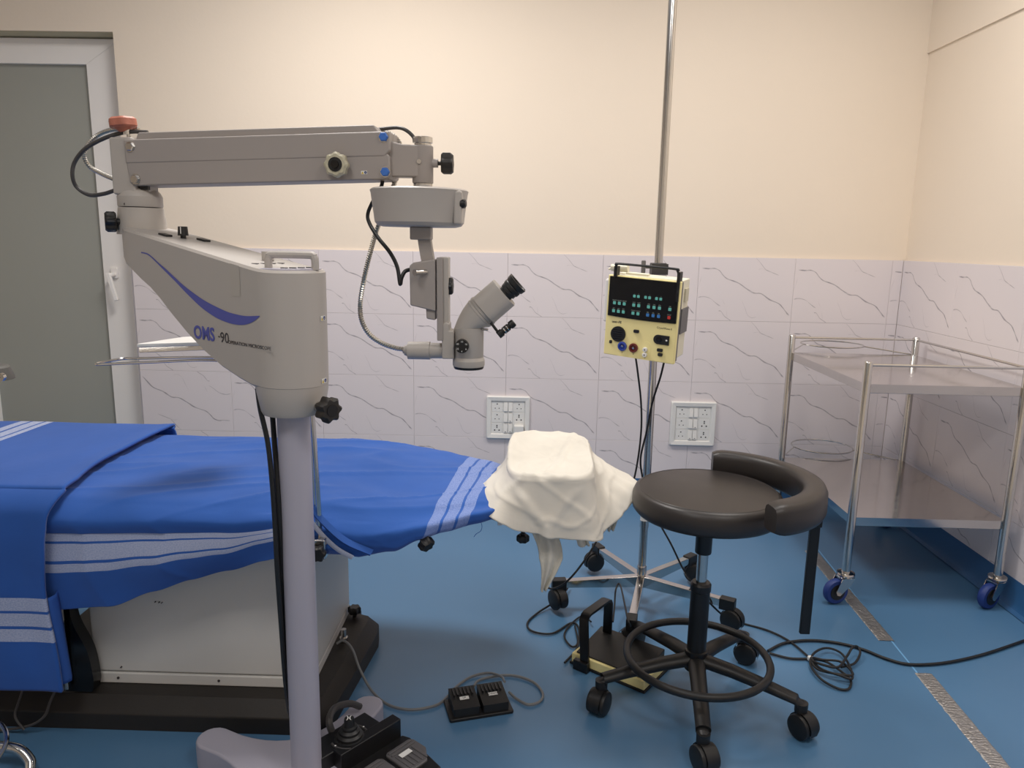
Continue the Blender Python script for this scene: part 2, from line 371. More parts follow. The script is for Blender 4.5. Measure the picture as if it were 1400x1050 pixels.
# ceiling light fixtures
for i, ((lx, ly), pw, lc) in enumerate(PANELS):
    t = thing('ceiling_light', ['square ceiling light panel above the left end of the bed', 'square ceiling light panel above the steel trolley side', 'square ceiling light panel behind the camera on the left', 'square ceiling light panel behind the camera on the right'][i], 'light', (lx, ly, CEIL - .03), 0, 'square ceiling light panels')
    g = G(); 
    for a in range(4): g.box(-.31, .31, .285, .31, 0, .03, WM[t.name] @ Matrix.Rotation(R(90 * a), 4, 'Z'))
    g.build('frame', door_white, t, bevel=.002); G(WM[t.name]).box(-.286, .286, -.286, .286, .015, .03).build('diffuser', white_pl, t)

# ================================================================== WALL SWITCHBOARDS
def switchboard(x0, z0, W, label, layout):
    t = thing('switchboard', label, 'switchboard', (x0, 0, z0), 0, 'white switchboards on the tiled wall'); T = WM[t.name]; f = 0.026
    F = T @ Matrix.Rotation(R(90), 4, 'X')      # local x right, y up, z toward the room (-y world)
    g = G(F); o = rounded(0, W, 0, W, .006); i = rounded(f, W - f, f, W - f, .002)
    prof = [(0, 0.0, o), (0.0, .012, o), (0.004, .017, rounded(.004, W - .004, .004, W - .004, .006)), (0, .014, rounded(f - .004, W - f + .004, f - .004, W - f + .004, .002)), (0, .006, i)]
    g.grid([[(x, y, z) for x, y in pl] for _, z, pl in prof], True); g.build('surround', white_pl, t, sharp=25)
    cells = []; cw = (W - 2 * f) / 3
    G(F).box(f - .002, W - f + .002, f - .002, W - f + .002, 0.0, .006).build('back_plate', white_pl, t)
    for col in range(3):
        for row in range(3):
            kind = layout[row][col]; cx = f + cw * (col + .5); cy = W - f - cw * (row + .5); C_ = F @ Matrix.Translation((cx, cy, .006))
            if kind == 's':
                for sx in (-1, 1):
                    sw = G(C_).add([(sx * .0115 + a, b, c) for b, c in ((-.0215, 0), (-.0215, .009), (.0215, .004), (.0215, 0)) for a in (-.0095, .0095)], [(0, 1, 3, 2), (2, 3, 5, 4), (4, 5, 7, 6), (0, 2, 4, 6), (1, 7, 5, 3), (0, 6, 7, 1)]).build('rocker_switch', white_pl, t, bevel=.0008)
                    if row + (sx > 0) >= 2: G(C_).box(sx * .0115 - .003, sx * .0115 + .003, -.0175, -.0155, .0082, .0092).build('indicator', ink, sw)
            else:
                big = kind == 'b'; p = G(C_).prism(rounded(-cw / 2 + .001, cw / 2 - .001, -cw / 2 + .001, cw / 2 - .001, .002), 0, .002).build('socket', white_pl, t, bevel=.0006)
                h = G(C_); holes = [(0, .013, .0032), (-.0095, -.008, .0025), (.0095, -.008, .0025)] + ([(0, .0035, .0034)] if big else [])
                if big: holes[1] = (-.011, -.011, .0036); holes[2] = (.011, -.011, .0036); holes[0] = (0, .012, .0036)
                for hx, hy, r_ in holes: h.lathe([(r_, .0018), (r_, .0024)], n=10, c=(hx, hy, 0))
                h.build('pin_hole', ink, p)
                if kind == 'p': pass
    return t, F, f, cw
s1, F1, f1, cw1 = switchboard(0.808, 0.300, 0.213, 'white switchboard with a plugged-in adaptor, above the white towel', ['tst', 'tsb', 'bsb'])
switchboard(1.709, 0.287, 0.219, 'white switchboard without any plug, between the drip stand and the steel trolley', ['tst', 'tsb', 'tsb'])
ad = G(F1).prism(rounded(.213 - f1 - cw1 + .004, .213 - f1 - .002, f1 - .002, f1 + cw1 - .008, .003), .009, .040).build('plug_adaptor', white_pl, None, bevel=.003)
tag(ad, 'square white adaptor plugged into the lower right socket of the left switchboard', 'adaptor')

# ================================================================== OPERATING TABLE
tb = thing('operating_table', 'operating table with white cabinet body on a black base, covered by blue sheets', 'operating table', (0.15, -1.58, 0))
def plinth(g, x0, x1, y0, y1, zt, ch, low):
    o = [(x0, y0), (x1, y0), (x1, y1), (x0, y1)]; i = [(x0 + ch, y0 + ch), (x1 - ch, y0 + ch), (x1 - ch, y1 - ch), (x0 + ch, y1 - ch)]
    g.grid([[(x, y, 0) for x, y in o], [(x, y, low) for x, y in o], [(x, y, zt) for x, y in i]], True); g.add([(x, y, zt) for x, y in i], [(0, 1, 2, 3)])
g = G(); plinth(g, -.42, .47, -1.872, -1.29, .078, .035, .045); g.build('base', brownblk, tb, bevel=.004)
g = G(); c = .03
pl = [(.42, -1.876), (.475, -1.876), (.515, -1.84), (.555, -1.44), (.548, -1.39), (.49, -1.365), (.42, -1.365)]
i_ = [(.44, -1.85), (.465, -1.85), (.488, -1.83), (.522, -1.44), (.518, -1.405), (.48, -1.39), (.44, -1.39)]
g.grid([[(x, y, 0) for x, y in pl], [(x, y, .05) for x, y in pl], [(x, y, .085) for x, y in i_]], True); g.add([(x, y, .085) for x, y in i_], [tuple(range(7))])
g.build('end_foot', brownblk, tb, bevel=.004)
kp = Vector((.475, -1.41, .085))
g = G(); g.cyl(kp, kp + Vector((0, 0, .015)), .006); star_knob(g, Matrix.Translation(kp + Vector((0, 0, .012))), .021, .022, 6, .25); g.build('levelling_knob', blk, tb)
g = G(); g.cyl((.478, -1.56, .08), (.478, -1.56, .10), .012); g.cyl((.478, -1.56, .10), (.478, -1.56, .125), .008); g.build('cable_connector', chrome, tb)
cb = G().box(-.135, .452, -1.785, -1.375, .11, .50).build('cabinet', cab_white, tb, bevel=.006)
G().box(-.135, .452, -1.788, -1.373, .078, .108).build('kick_panel', cab_white, tb, bevel=.003)
for sx, sz, sr in ((-.07, .094, .0035), (.2, .094, .0035), (-.06, .125, .0018), (.045, .315, .0015), (.055, .314, .0015), (.062, .313, .0015)): G().cyl((sx, -1.784, sz), (sx, -1.790, sz), sr, n=10).build('screw', ink, cb)
G().box(-.30, .46, -1.80, -1.36, .50, .535).build('mattress_frame', cab_white, tb, bevel=.006)
G().prism(rounded(-1.1, .50, -1.885, -1.295, .05), .538, .606).build('mattress', leather, tb, bevel=.02, seg=3)
G().add([(x, y, z) for x, y, z in [(.50, -1.86, .55), (.50, -1.34, .55), (.50, -1.34, .590), (.50, -1.86, .594), (.945, -1.74, .572), (.945, -1.45, .565), (.945, -1.45, .578), (.945, -1.74, .595)]],
        [(0, 1, 2, 3), (4, 7, 6, 5), (0, 4, 5, 1), (1, 5, 6, 2), (2, 6, 7, 3), (3, 7, 4, 0)]).build('head_section', leather, tb, bevel=.012)
g = G(); g.lathe([(.0, .0), (.10, 0), (.115, .012), (.115, .03), (.10, .04), (.05, .03), (.0, .028)], Matrix.Translation((1.075, -1.59, .605)) @ Matrix.Diagonal((1, 1.45, 1, 1))); g.box(.93, 1.02, -1.62, -1.56, .575, .60); g.build('headrest', leather, tb)
g = G(); g.cyl((1.0, -1.62, .60), (1.0, -1.62, .455), .006); star_knob(g, Matrix.Translation((1.0, -1.62, .438)), .018, .02, 6, .2); g.build('headrest_clamp', blk, tb)
g = G(); g.cyl((.755, -1.86, .56), (.77, -1.90, .535), .008); star_knob(g, Matrix.Translation((.762, -1.885, .545)) @ frame((.6, -.6, -.5)), .02, .022, 6, .25); g.build('section_knob', blk, tb)
G().box(.935, .947, -1.79, -1.775, .55, .585).build('head_bracket', white_pl, tb, bevel=.002)
# rubber side guard seen left of the cabinet
g = G(); pts = [(-.155, -1.83, .36), (-.15, -1.835, .28), (-.115, -1.84, .20), (-.105, -1.84, .12), (-.11, -1.84, .085)]
ps = spline([Vector(p) for p in pts], 6); g.grid([[p + Vector((-.07, 0, .0)), p + Vector((0, 0, 0)), p + Vector((0, .035, 0)), p + Vector((-.07, .035, 0))] for p in ps], True); g.build('rubber_guard', blk_g, tb)
g = G(); g.box(-.185, -.16, -1.86, -1.845, .10, .355); g.build('side_bracket', chrome, tb, bevel=.003)
g = G(); g.box(-.52, -.43, -1.80, -1.70, 0.0, .085); g.build('foot_block', cab_white, tb, bevel=.01)
# mains lead lying over the base
g = G(); g.tube([(-.16, -1.86, .16), (-.19, -1.885, .09), (-.20, -1.90, .055), (-.235, -1.905, .03), (-.30, -1.90, .012), (-.36, -1.90, .008)], .0035)
g.tube([(-.26, -1.85, .15), (-.275, -1.885, .08), (-.275, -1.902, .05), (-.25, -1.91, .02)], .003)
tag(g.build('mains_lead', dgrey), 'thin dark cable looping over the black bed base below the hanging sheet', 'cable')

# ---------------------------------------------------------------- blue sheet
def cloth(name, fn, us, vs, m, parent=None, thick=.0022):
    V = []; UVs = []; F = []; nu = len(us); nv = len(vs)
    for a in us:
        for b in vs: p, uvw = fn(a, b); V.append(p); UVs.append(uvw)
    for i in range(nu - 1):
        for j in range(nv - 1): F.append((i * nv + j, (i + 1) * nv + j, (i + 1) * nv + j + 1, i * nv + j + 1))
    me = bpy.data.meshes.new(name); inv = wm(parent).inverted(); me.from_pydata([inv @ p for p in V], [], F); me.materials.append(m)
    ul = me.uv_layers.new(name='UVMap')
    for lp in me.loops: ul.data[lp.index].uv = UVs[lp.vertex_index]
    me.polygons.foreach_set('use_smooth', [True] * len(F))
    o = bpy.data.objects.new(name, me); COL.objects.link(o)
    if parent: o.parent = parent
    s = o.modifiers.new('thickness', 'SOLIDIFY'); s.thickness = thick; s.offset = -1
    return o
def lerp_tab(tab, x):
    if x <= tab[0][0]: return tab[0][1]
    for (x0, a), (x1, b) in zip(tab, tab[1:]):
        if x <= x1:
            t = (x - x0) / (x1 - x0); t = t * t * (3 - 2 * t)
            return tuple(p + (q - p) * t for p, q in zip(a, b)) if isinstance(a, tuple) else a + (b - a) * t
    return tab[-1][1]
# columns along the bed: (x, [(y, z) profile from back hem to front hem])
def prof(yb, zb, yf, zf, bulge, tuck, band0, band1, hem):
    return [(yb + .015, zb - .20), (yb + .005, zb - .06), (yb - .012, zb - .012), (yb - .05, zb + .002), ((yb * 2 + yf) / 3, zb * .66 + zf * .34 + .002), ((yb + yf * 2) / 3, zb * .34 + zf * .66 + .001), (yf + .07, zf - .002), (yf + .018, zf - .018), bulge, tuck, band0, band1, hem]
TV = [0, .14, .19, .24, .38, .50, .62, .68, .74, .79, .82, .92, 1.08]
COLS = [
 (-1.00, prof(-1.285, .634, -1.905, .632, (-1.918, .585), (-1.912, .555), (-1.905, .545), (-1.905, .455), (-1.895, .345))),
 (-.13, prof(-1.285, .634, -1.905, .632, (-1.918, .585), (-1.912, .555), (-1.908, .543), (-1.906, .458), (-1.895, .349))),
 (.00, prof(-1.285, .634, -1.905, .632, (-1.918, .585), (-1.912, .558), (-1.908, .547), (-1.910, .468), (-1.890, .360))),
 (.10, prof(-1.285, .634, -1.905, .632, (-1.918, .590), (-1.913, .562), (-1.908, .552), (-1.915, .485), (-1.890, .400))),
 (.20, prof(-1.285, .634, -1.905, .632, (-1.918, .592), (-1.914, .565), (-1.912, .556), (-1.922, .505), (-1.895, .435))),
 (.29, prof(-1.285, .634, -1.905, .632, (-1.918, .592), (-1.916, .568), (-1.918, .561), (-1.928, .522), (-1.90, .464))),
 (.38, prof(-1.285, .634, -1.905, .632, (-1.920, .598), (-1.920, .575), (-1.924, .570), (-1.930, .548), (-1.91, .495))),
 (.46, prof(-1.285, .634, -1.905, .630, (-1.920, .600), (-1.922, .585), (-1.926, .578), (-1.932, .565), (-1.91, .515))),
 (.54, prof(-1.285, .630, -1.905, .624, (-1.924, .590), (-1.926, .570), (-1.930, .560), (-1.926, .545), (-1.90, .520))),
 (.61, prof(-1.290, .624, -1.900, .618, (-1.924, .575), (-1.926, .550), (-1.922, .532), (-1.912, .512), (-1.88, .498))),
 (.69, prof(-1.300, .617, -1.895, .612, (-1.918, .575), (-1.918, .552), (-1.912, .536), (-1.898, .522), (-1.86, .510))),
 (.75, prof(-1.315, .612, -1.880, .612, (-1.900, .585), (-1.902, .568), (-1.898, .560), (-1.885, .550), (-1.84, .545))),
 (.81, prof(-1.335, .604, -1.855, .616, (-1.872, .592), (-1.874, .576), (-1.868, .566), (-1.852, .558), (-1.81, .550))),
 (.88, prof(-1.36, .600, -1.830, .622, (-1.845, .602), (-1.845, .588), (-1.838, .578), (-1.822, .570), (-1.79, .562))),
 (.985, prof(-1.42, .590, -1.770, .618, (-1.782, .602), (-1.780, .592), (-1.772, .585), (-1.76, .582), (-1.74, .580)))]
def sheet_fn(x, t):
    k = 0
    while k < len(COLS) - 2 and COLS[k + 1][0] < x: k += 1
    (x0, A), (x1, B) = COLS[k], COLS[k + 1]; f = min(1, max(0, (x - x0) / (x1 - x0))); f = f * f * (3 - 2 * f) * .5 + f * .5
    P = [(a[0] + (b[0] - a[0]) * f, a[1] + (b[1] - a[1]) * f) for a, b in zip(A, B)]
    j = 0
    while j < len(TV) - 2 and TV[j + 1] < t: j += 1
    s = (t - TV[j]) / (TV[j + 1] - TV[j]); q = lambda i: P[max(0, min(len(P) - 1, i))]
    a, b, c, d = q(j - 1), q(j), q(j + 1), q(j + 2)
    cr = lambda i: 0.5 * (2 * b[i] + (c[i] - a[i]) * s + (2 * a[i] - 5 * b[i] + 4 * c[i] - d[i]) * s * s + (3 * b[i] - a[i] - 3 * c[i] + d[i]) * s ** 3)
    y, z = cr(0), cr(1)
    # wrinkles: gentle diagonal creases on top, crumple on the side near the column
    n1 = noise.noise(Vector((x * 2.4 - y * 1.2, y * 9 + x * 2.2, 1.3))); n2 = noise.noise(Vector((x * 7, y * 16 + x * 6, z * 10 + 4)))
    r1 = 1 - abs(noise.noise(Vector((x * 1.6 + 3, y * 11 - x * 3.1, 7.7)))) * 3; r1 = max(0, r1) ** 3
    near = math.exp(-((x - .47) / .16) ** 2); top = 1 if .2 < t < .66 else .5
    sst = lambda a, b, q_: (lambda k_: k_ * k_ * (3 - 2 * k_))(max(0, min(1, (q_ - a) / (b - a))))
    wt = sst(.16, .26, t) * (1 - sst(.60, .72, t)); z += (n1 * .0055 + n2 * .002 + r1 * .0045 * (1 + .6 * near)) * wt
    amp = .005 + .010 * near + .006 * sst(.80, .92, t); y += (-abs(n1) * amp * 1.2 + n2 * amp * .5 - r1 * .004) * (1 - wt)
    if t > .7: y += -.007 * math.sin(x * 24 + t * 9) * near; z += .004 * math.sin(x * 31 + 1) * near
    if t > .82: y -= .004 * math.sin(x * 13 + 2) * (t - .82) * 4
    return Vector((x, y, z)), (x, t)
sheet_m = fabric('royal_blue_cotton', (46, 92, 172), [('v', .795, .842), ('v', .850, .897), ('v', .905, .931), ('v', 0, 0)], shear=0)
# head-end bars belong to the cloth: added on u
sheet_m2 = fabric('royal_blue_cotton_head_bars', (46, 92, 172), [('u', .858, .887), ('u', .894, .923), ('u', .930, .958)], shear=.117, speck=.45, wcol=(132, 152, 205))
us = [-.95 + i * .0075 for i in range(int((.985 + .95) / .0075) + 1)]; tv = [i * 1.08 / 190 for i in range(191)]
sheet = cloth('blue_sheet', sheet_fn, us, tv, sheet_m); sheet.data.materials.append(sheet_m2)
nv_ = len(tv)
for p in sheet.data.polygons:
    if us[p.index // (nv_ - 1)] > .50: p.material_index = 1
tag(sheet, 'royal blue sheet with woven white stripes, stretched over the operating table up to the towel', 'sheet')
# gathered fold with a pale line, right of the microscope column
g = G(); a = [(.505, -1.935, .618), (.535, -1.945, .585), (.570, -1.945, .550), (.605, -1.936, .524)]
def ribbon(pts, wdt, dirv, m, name, parent, th=.0015, smooth=8, taper=None):
    P = spline(pts, smooth); rows = []
    for i, p in enumerate(P):
        k = taper(i / (len(P) - 1)) if taper else 1; w_ = Vector(dirv) * (wdt * k); rows.append([p, p + w_ * .5 + Vector((0, -th * 2, 0)), p + w_, p + w_ * .5 + Vector((0, th, 0))])
    return G().grid(rows, True).build(name, m, parent, sharp=80)
heather = mat('heather_white_band', (176, 184, 206), 0.9, var=0.25, vscale=500)
ribbon(a, -.012, (.6, 0, .8), heather, 'stripe_fold', sheet)
blue_fold = mat('royal_blue_fold', (44, 90, 170), 0.9, var=0.08, vscale=30)
ribbon([(.50, -1.925, .628), (.53, -1.938, .600), (.58, -1.942, .556), (.64, -1.93, .522)], -.02, (-.5, 0, -.8), blue_fold, 'gathered_fold', sheet, th=.006)
g = G(); g.tube([at(656, 710, -1.80), at(659, 719, -1.80), at(657, 726, -1.80), at(651, 730, -1.80), at(648, 734, -1.80)], .0007, n=5); g.build('loose_thread', blue_fold, sheet)
# ---------------------------------------------------------------- folded sheet over the left end
OT = [0, .10, .16, .22, .52, .585, .64, .70, .80, 1.2]
def over_fn(s, t):
    prof_ = [(-1.262, .50), (-1.262, .60), (-1.275, .640), (-1.31, .650), (-1.82, .652), (-1.885, .645), (-1.922, .622), (-1.938, .580), (-1.946, .50), (-1.954, .165)]
    j = 0
    while j < len(OT) - 2 and OT[j + 1] < t: j += 1
    q = lambda i: prof_[max(0, min(len(prof_) - 1, i))]; k = (t - OT[j]) / (OT[j + 1] - OT[j]); a, b, c, d = q(j - 1), q(j), q(j + 1), q(j + 2)
    if j >= 8: y = b[0] + (c[0] - b[0]) * k; z = b[1] + (c[1] - b[1]) * k
    else:
        cr = lambda i: 0.5 * (2 * b[i] + (c[i] - a[i]) * k + (2 * a[i] - 5 * b[i] + 4 * c[i] - d[i]) * k * k + (3 * b[i] - a[i] - 3 * c[i] + d[i]) * k ** 3); y, z = cr(0), cr(1)
    # right edge x: slants toward the front, then hangs
    xr = lerp_tab([(0, -.12), (.22, -.13), (.40, -.135), (.58, -.098), (.70, -.115), (.9, -.128), (1.2, -.105)], t)
    x = xr - (1 - s) * .85
    e = max(0, 1 - (1 - s) / .06)                       # rolled edge
    n1 = noise.noise(Vector((x * 3, t * 5, 9.1))); n2 = noise.noise(Vector((x * 9, t * 11, 2.2)))
    k_ = max(0, min(1, (t - .48) / .2)); k_ = k_ * k_ * (3 - 2 * k_); z += (n1 * .004 + n2 * .0015 + e * .004) * (1 - k_)
    y += (n1 * .008 * min(1, max(0, t - .5) * 3) + n2 * .002 - e * .004) * k_ - .006 * math.sin(x * 26 + t * 2) * max(0, t - .8)
    return Vector((x, y, z)), (x, t)
over_m = fabric('royal_blue_folded_cotton', (44, 90, 170), [('v', .915, .955), ('v', .963, 1.003), ('v', 1.012, 1.050), ('u', -.625, -.595), ('u', -.585, -.550), ('u', -.542, -.520)], speck=.3)
ov = cloth('folded_sheet', over_fn, [i / 110 for i in range(111)], [i * 1.2 / 170 for i in range(171)], over_m, thick=.008)
# the bars on top run only across the bed; hanging hem bars run along it
tag(ov, 'second blue sheet with white bars folded over the left end, hanging almost to the floor', 'sheet')
g = G(); rows = []
for i in range(25):
    z = .40 - i * .0095; k = i / 24; rows.append([(-.128 + k * .004, -1.946, z), (-.124 + k * .014, -1.938, z), (-.122 + k * .018, -1.925, z), (-.126 + k * .014, -1.91, z + .004)])
hang_m = mat('royal_blue_side_fold', (44, 88, 168), 0.9, var=.06, vscale=20)
o = G().grid([[Vector(p) for p in r] for r in rows]).build('side_fold', hang_m, ov, sharp=80); s_ = o.modifiers.new('thickness', 'SOLIDIFY'); s_.thickness = .003

# ---------------------------------------------------------------- white towel on the headrest
towel_m = fabric('cream_cotton_towel', (224, 219, 208), speck=.1)
TX, TY = 1.068, -1.592
def towel_fn(th, t):
    ca, sa = math.cos(th), math.sin(th); ax, ay = .112, .200; e = 4.2
    rr = (abs(ca / ax) ** e + abs(sa / ay) ** e) ** (-1 / e); deg = math.degrees(th) % 360
    hem = lerp_tab([(0, (.080, .135)), (25, (.075, .120)), (50, (.10, .06)), (90, (.12, .02)), (140, (.12, .015)), (180, (.07, .05)), (205, (.062, .08)), (222, (.068, .10)), (236, (.075, .082)), (250, (.112, .042)), (262, (.122, .022)), (272, (.135, .018)), (290, (.140, .02)), (312, (.155, .035)), (335, (.12, .09)), (350, (.09, .125)), (360, (.080, .135))], deg)
    zt0 = .688 + .006 * sa * min(1, t * 2)
    if t < .5: k = t / .5; r = rr * k * .97; z = zt0 - .016 * (1 - k ** 2.2)
    elif t < .62: k = (t - .5) / .12; r = rr * (.97 + .05 * math.sin(k * 1.57)); z = zt0 - .016 * (1 - math.cos(k * 1.57))
    else:
        k = (t - .62) / .38; fold = math.sin(th * 5 + .6) * .5 + math.sin(th * 11 + .3) * .25
        r = rr * 1.02 + hem[1] * k ** 1.15 + fold * .013 * k ** 1.5; z = zt0 - .016 - hem[0] * k - .006 * abs(fold) * k * k
    x = TX + ca * r; y = TY + sa * r; p = Vector((x, y, z)); am = .003 if t < .5 else .0055
    n1 = noise.noise(Vector((x * 8, y * 7, z * 8 + 3))); n2 = noise.noise(Vector((x * 24 + 5, y * 20, z * 20)))
    r1 = max(0, 1 - abs(noise.noise(Vector((x * 11 - z * 6, y * 6 + x * 5, z * 9)))) * 5) ** 2
    out = Vector((ca, sa, 0)) if t > .58 else Vector((0, 0, 1))
    r2 = max(0, 1 - abs(noise.noise(Vector((x * 9 + z * 14, y * 8 - 3, z * 4 + 8)))) * 4) ** 2
    p += out * (n1 * am * 1.6 + n2 * am * .35 + (r1 + r2) * am * .75) * min(1, t * 5)
    if sa < -.3 and t > .5:                      # folds gathered into a V on the camera side
        for xa, xb in ((.975, 1.055), (1.135, 1.062)):
            if z < .66: xl = xa + (xb - xa) * min(1, (.66 - z) / .10); p.y -= .007 * math.exp(-((x - xl) / .015) ** 2) * min(1, (.66 - z) / .03)
    if t < .5: p.z += .006 * math.exp(-((x - 1.10 - (y + 1.6) * .25) / .012) ** 2) * min(1, t * 6)
    return p, (th * .15, t * .4)
NT = 200
tow = cloth('towel', towel_fn, [2 * math.pi * i / NT for i in range(NT + 1)], [i / 90 for i in range(91)], towel_m, thick=.003)
bm = bmesh.new(); bm.from_mesh(tow.data); bmesh.ops.remove_doubles(bm, verts=bm.verts, dist=.0006); bm.to_mesh(tow.data); bm.free()
tag(tow, 'crumpled white cloth draped over the headrest with its ties hanging down', 'towel')
def strip(name, pts, wd, tk, tap):
    P = spline(pts, 10); rows = []
    for i, p in enumerate(P):
        k = i / (len(P) - 1); w_ = wd * tap(k); row = []
        for q in range(13):
            u = q / 12 - .5; row.append(p + Vector((u * w_, -.010 * math.sin(u * 9 + k * 3) * (1 - .3 * k) + u * .01, .0)))
        rows.append(row)
    o = G().grid(rows).build(name, tie_m, tow, sharp=80); s = o.modifiers.new('thickness', 'SOLIDIFY'); s.thickness = .004
tie_m = mat('cream_cotton_tie', (222, 217, 204), .9, var=.08, vscale=25, bump=.4, bscale=60)
strip('tie', [at(733, 700, -1.77), at(742, 722, -1.77), at(752, 750, -1.77), at(752, 775, -1.77), at(742, 808, -1.76)], .056, .003, lambda k: 1 if k < .65 else 1 - (k - .65) * 2.3)
strip('tie', [at(768, 690, -1.76), at(779, 708, -1.76), at(790, 724, -1.76), at(799, 746, -1.76)], .052, .003, lambda k: 1 - .45 * k)
strip('corner_flap', [at(838, 668, -1.60), at(838, 684, -1.605), at(837, 700, -1.61), at(834, 726, -1.61)], .095, .003, lambda k: 1 - .85 * k)
# ================================================================== SURGICAL MICROSCOPE
PX, PYC = .527, -2.10
ms = thing('surgical_microscope', 'grey surgical microscope on a lavender column with a long folding arm', 'microscope', (PX, PYC, 0))
# base: four arms with concave flanks
def base_poly():
    out = []; N = 4; tips = [(R(73), .315), (R(156), .325), (R(253), .33), (R(338), .14)]
    for i in range(N):
        a, L = tips[i]; b, L2 = tips[(i + 1) % N]; 
        if b < a: b += 2 * math.pi
        d = Vector((math.cos(a), math.sin(a))); n = Vector((-d.y, d.x)); c = Vector((PX, PYC)) + d * (L - .04)
        for k in range(9):
            t = R(-90 + 180 * k / 8); out.append(c + d * (.04 * math.cos(t)) + n * (.04 * math.sin(t)))
        d2 = Vector((math.cos(b), math.sin(b))); n2 = Vector((-d2.y, d2.x))
        p0 = Vector((PX, PYC)) + d * (L - .06) + n * .038; p3 = Vector((PX, PYC)) + d2 * (L2 - .06) - n2 * .038
        mid = Vector((PX, PYC)) + (d + d2).normalized() * .055
        for k in range(1, 12):
            t = k / 12; q = p0 * (1 - t) ** 2 + mid * 2 * t * (1 - t) + p3 * t * t; out.append(q)
    return [(p.x, p.y) for p in out]
bp_ = base_poly()
G().prism(bp_, .002, .072, ztop=lambda x, y: .072 if (Vector((x - PX, y - PYC)).length > .12) else .074).build('base', column_m, ms, bevel=.010, seg=3)
col = G().cyl((PX, PYC, .07), (PX, PYC, .93), .033, n=40).build('column', column_m, ms)
g = G(); g.lathe([(.033, .905), (.060, .907), (.064, .915), (.071, .955), (.072, .985)], n=40, c=(PX, PYC, 0)); g.build('collar', scope, ms, sharp=30)
kc = Vector((PX + .060, PYC - .03, .925)); kd = Vector((.75, -.66, 0)).normalized()
g = G(); g.cyl(kc, kc + kd * .03, .011); g.build('clamp_stub', chrome, ms)
g = G(); star_knob(g, Matrix.Translation(kc + kd * .022) @ frame(kd), .027, .026, 7, .22); kk = g.build('clamp_knob', brownblk, ms)
G().cyl(kc + kd * .047, kc + kd * .0495, .012).build('knob_socket', blk_g, kk)
# housing: lofted between column (s = 0) and swivel (s = .53)
P1 = Vector((.082, -1.79)); hd_ = Vector((P1.x - PX, P1.y - PYC)); HL = hd_.length; hd_.normalize(); hn = Vector((-hd_.y, hd_.x)) * -1
if hn.y > 0: hn = -hn
def H(s, w_, z): p = Vector((PX, PYC)) + hd_ * s + hn * w_; return Vector((p.x, p.y, z))
RH = .072
def hw(s):
    if s < 0: return math.sqrt(max(1e-6, RH * RH - s * s))
    return RH - .010 * s / .55
zt = lambda s: 1.193 + .148 * (math.sqrt((s + .01) ** 2 + .0006) + s + .01) / 2
def zb_(s): return lerp_lin([(-.08, .962), (-.02, .963), (.03, .965), (.07, .973), (.145, .994), (.224, 1.027), (.307, 1.077), (.384, 1.130), (.43, 1.149), (.505, 1.187), (.56, 1.200)], s)
def lerp_lin(tab, x):
    if x <= tab[0][0]: return tab[0][1]
    for (a, b), (c, d) in zip(tab, tab[1:]):
        if x <= c: return b + (d - b) * (x - a) / (c - a)
    return tab[-1][1]
ss = [-RH * math.cos(R(a)) for a in range(1, 90, 3)] + [0, .01, .02, .03, .05, .08, .14, .20, .26, .32, .36, .40, .44, .47, .50]
def ring(s, w_):
    a = .005; k = (RH - a) / RH if s < 0 else 1; si = s * k; wi = w_ * k if s < 0 else w_ - a * min(1, w_ / .03)
    return [H(si, wi, zt(s)), H(s, w_, zt(s) - a), H(s, w_, zb_(s) + a), H(si, wi, zb_(s)), H(si, -wi, zb_(s)), H(s, -w_, zb_(s) + a), H(s, -w_, zt(s) - a), H(si, -wi, zt(s))]
rows = [ring(s, max(.001, hw(s))) for s in ss]; rows.append(ring(.555, .040)); 
rows.insert(0, ring(-RH, 0.0)); g = G(); g.grid(rows, True); g.add(rows[-1], [tuple(range(7, -1, -1))])
hs = g.build('housing', scope, ms, sharp=40, merge=1e-5)
# raised cap on the column end with keys, seam groove, handle
g = G(); pl = []
for a in range(0, 181, 12): pl.append(H(-(RH - .008) * math.sin(R(a)) + .0, (RH - .008) * math.cos(R(a)), 0))
pl += [H(.035, -(RH - .009), 0), H(.035, RH - .009, 0)]
g.prism([(p.x, p.y) for p in pl], 0, 0, ztop=lambda x, y: 1.1965, zbot=lambda x, y: 1.190); g.build('control_panel', mat('lilac_grey_panel', (178, 176, 190), .35), hs, bevel=.001)
for i in range(4):
    c = H(-.045 + i * .010 * 0, 0, 0); c = H(-.028, .03 - i * .02, 1.197); G().box(c.x - .006, c.x + .006, c.y - .004, c.y + .004, 1.196, 1.1985).build('panel_key', unit_grey, hs)
for i in range(4):
    c = H(.055, .035 - i * .02, 0); z = zt(.055); G().box(c.x - .006, c.x + .006, c.y - .005, c.y + .005, z - .001, z + .0012).build('panel_key', unit_grey, hs)
g = G(); hz = 1.194
ha = at(372, 362, -2.135); hb = at(433, 362, -2.13); hy = -2.12
A = Vector((ha.x - .012, hy, hz)); B = Vector((hb.x - .006, hy, hz)); ht = .028
g.tube([A, A + Vector((0, 0, ht - .010)), A + Vector((.003, 0, ht - .003)), A + Vector((.010, 0, ht)), B + Vector((-.010, 0, ht)), B + Vector((-.003, 0, ht - .003)), B + Vector((0, 0, ht - .010)), B], .0075, n=10, smooth=4, flat=1.0)
g.build('carry_handle', scope, hs)
g = G(); g.cyl(H(.09, -.02, zt(.09)), H(.09, -.02, zt(.09) + .018), .012); g.build('rear_stop', scope, hs)
g = G(); c = H(.055, RH - .0015, 0)
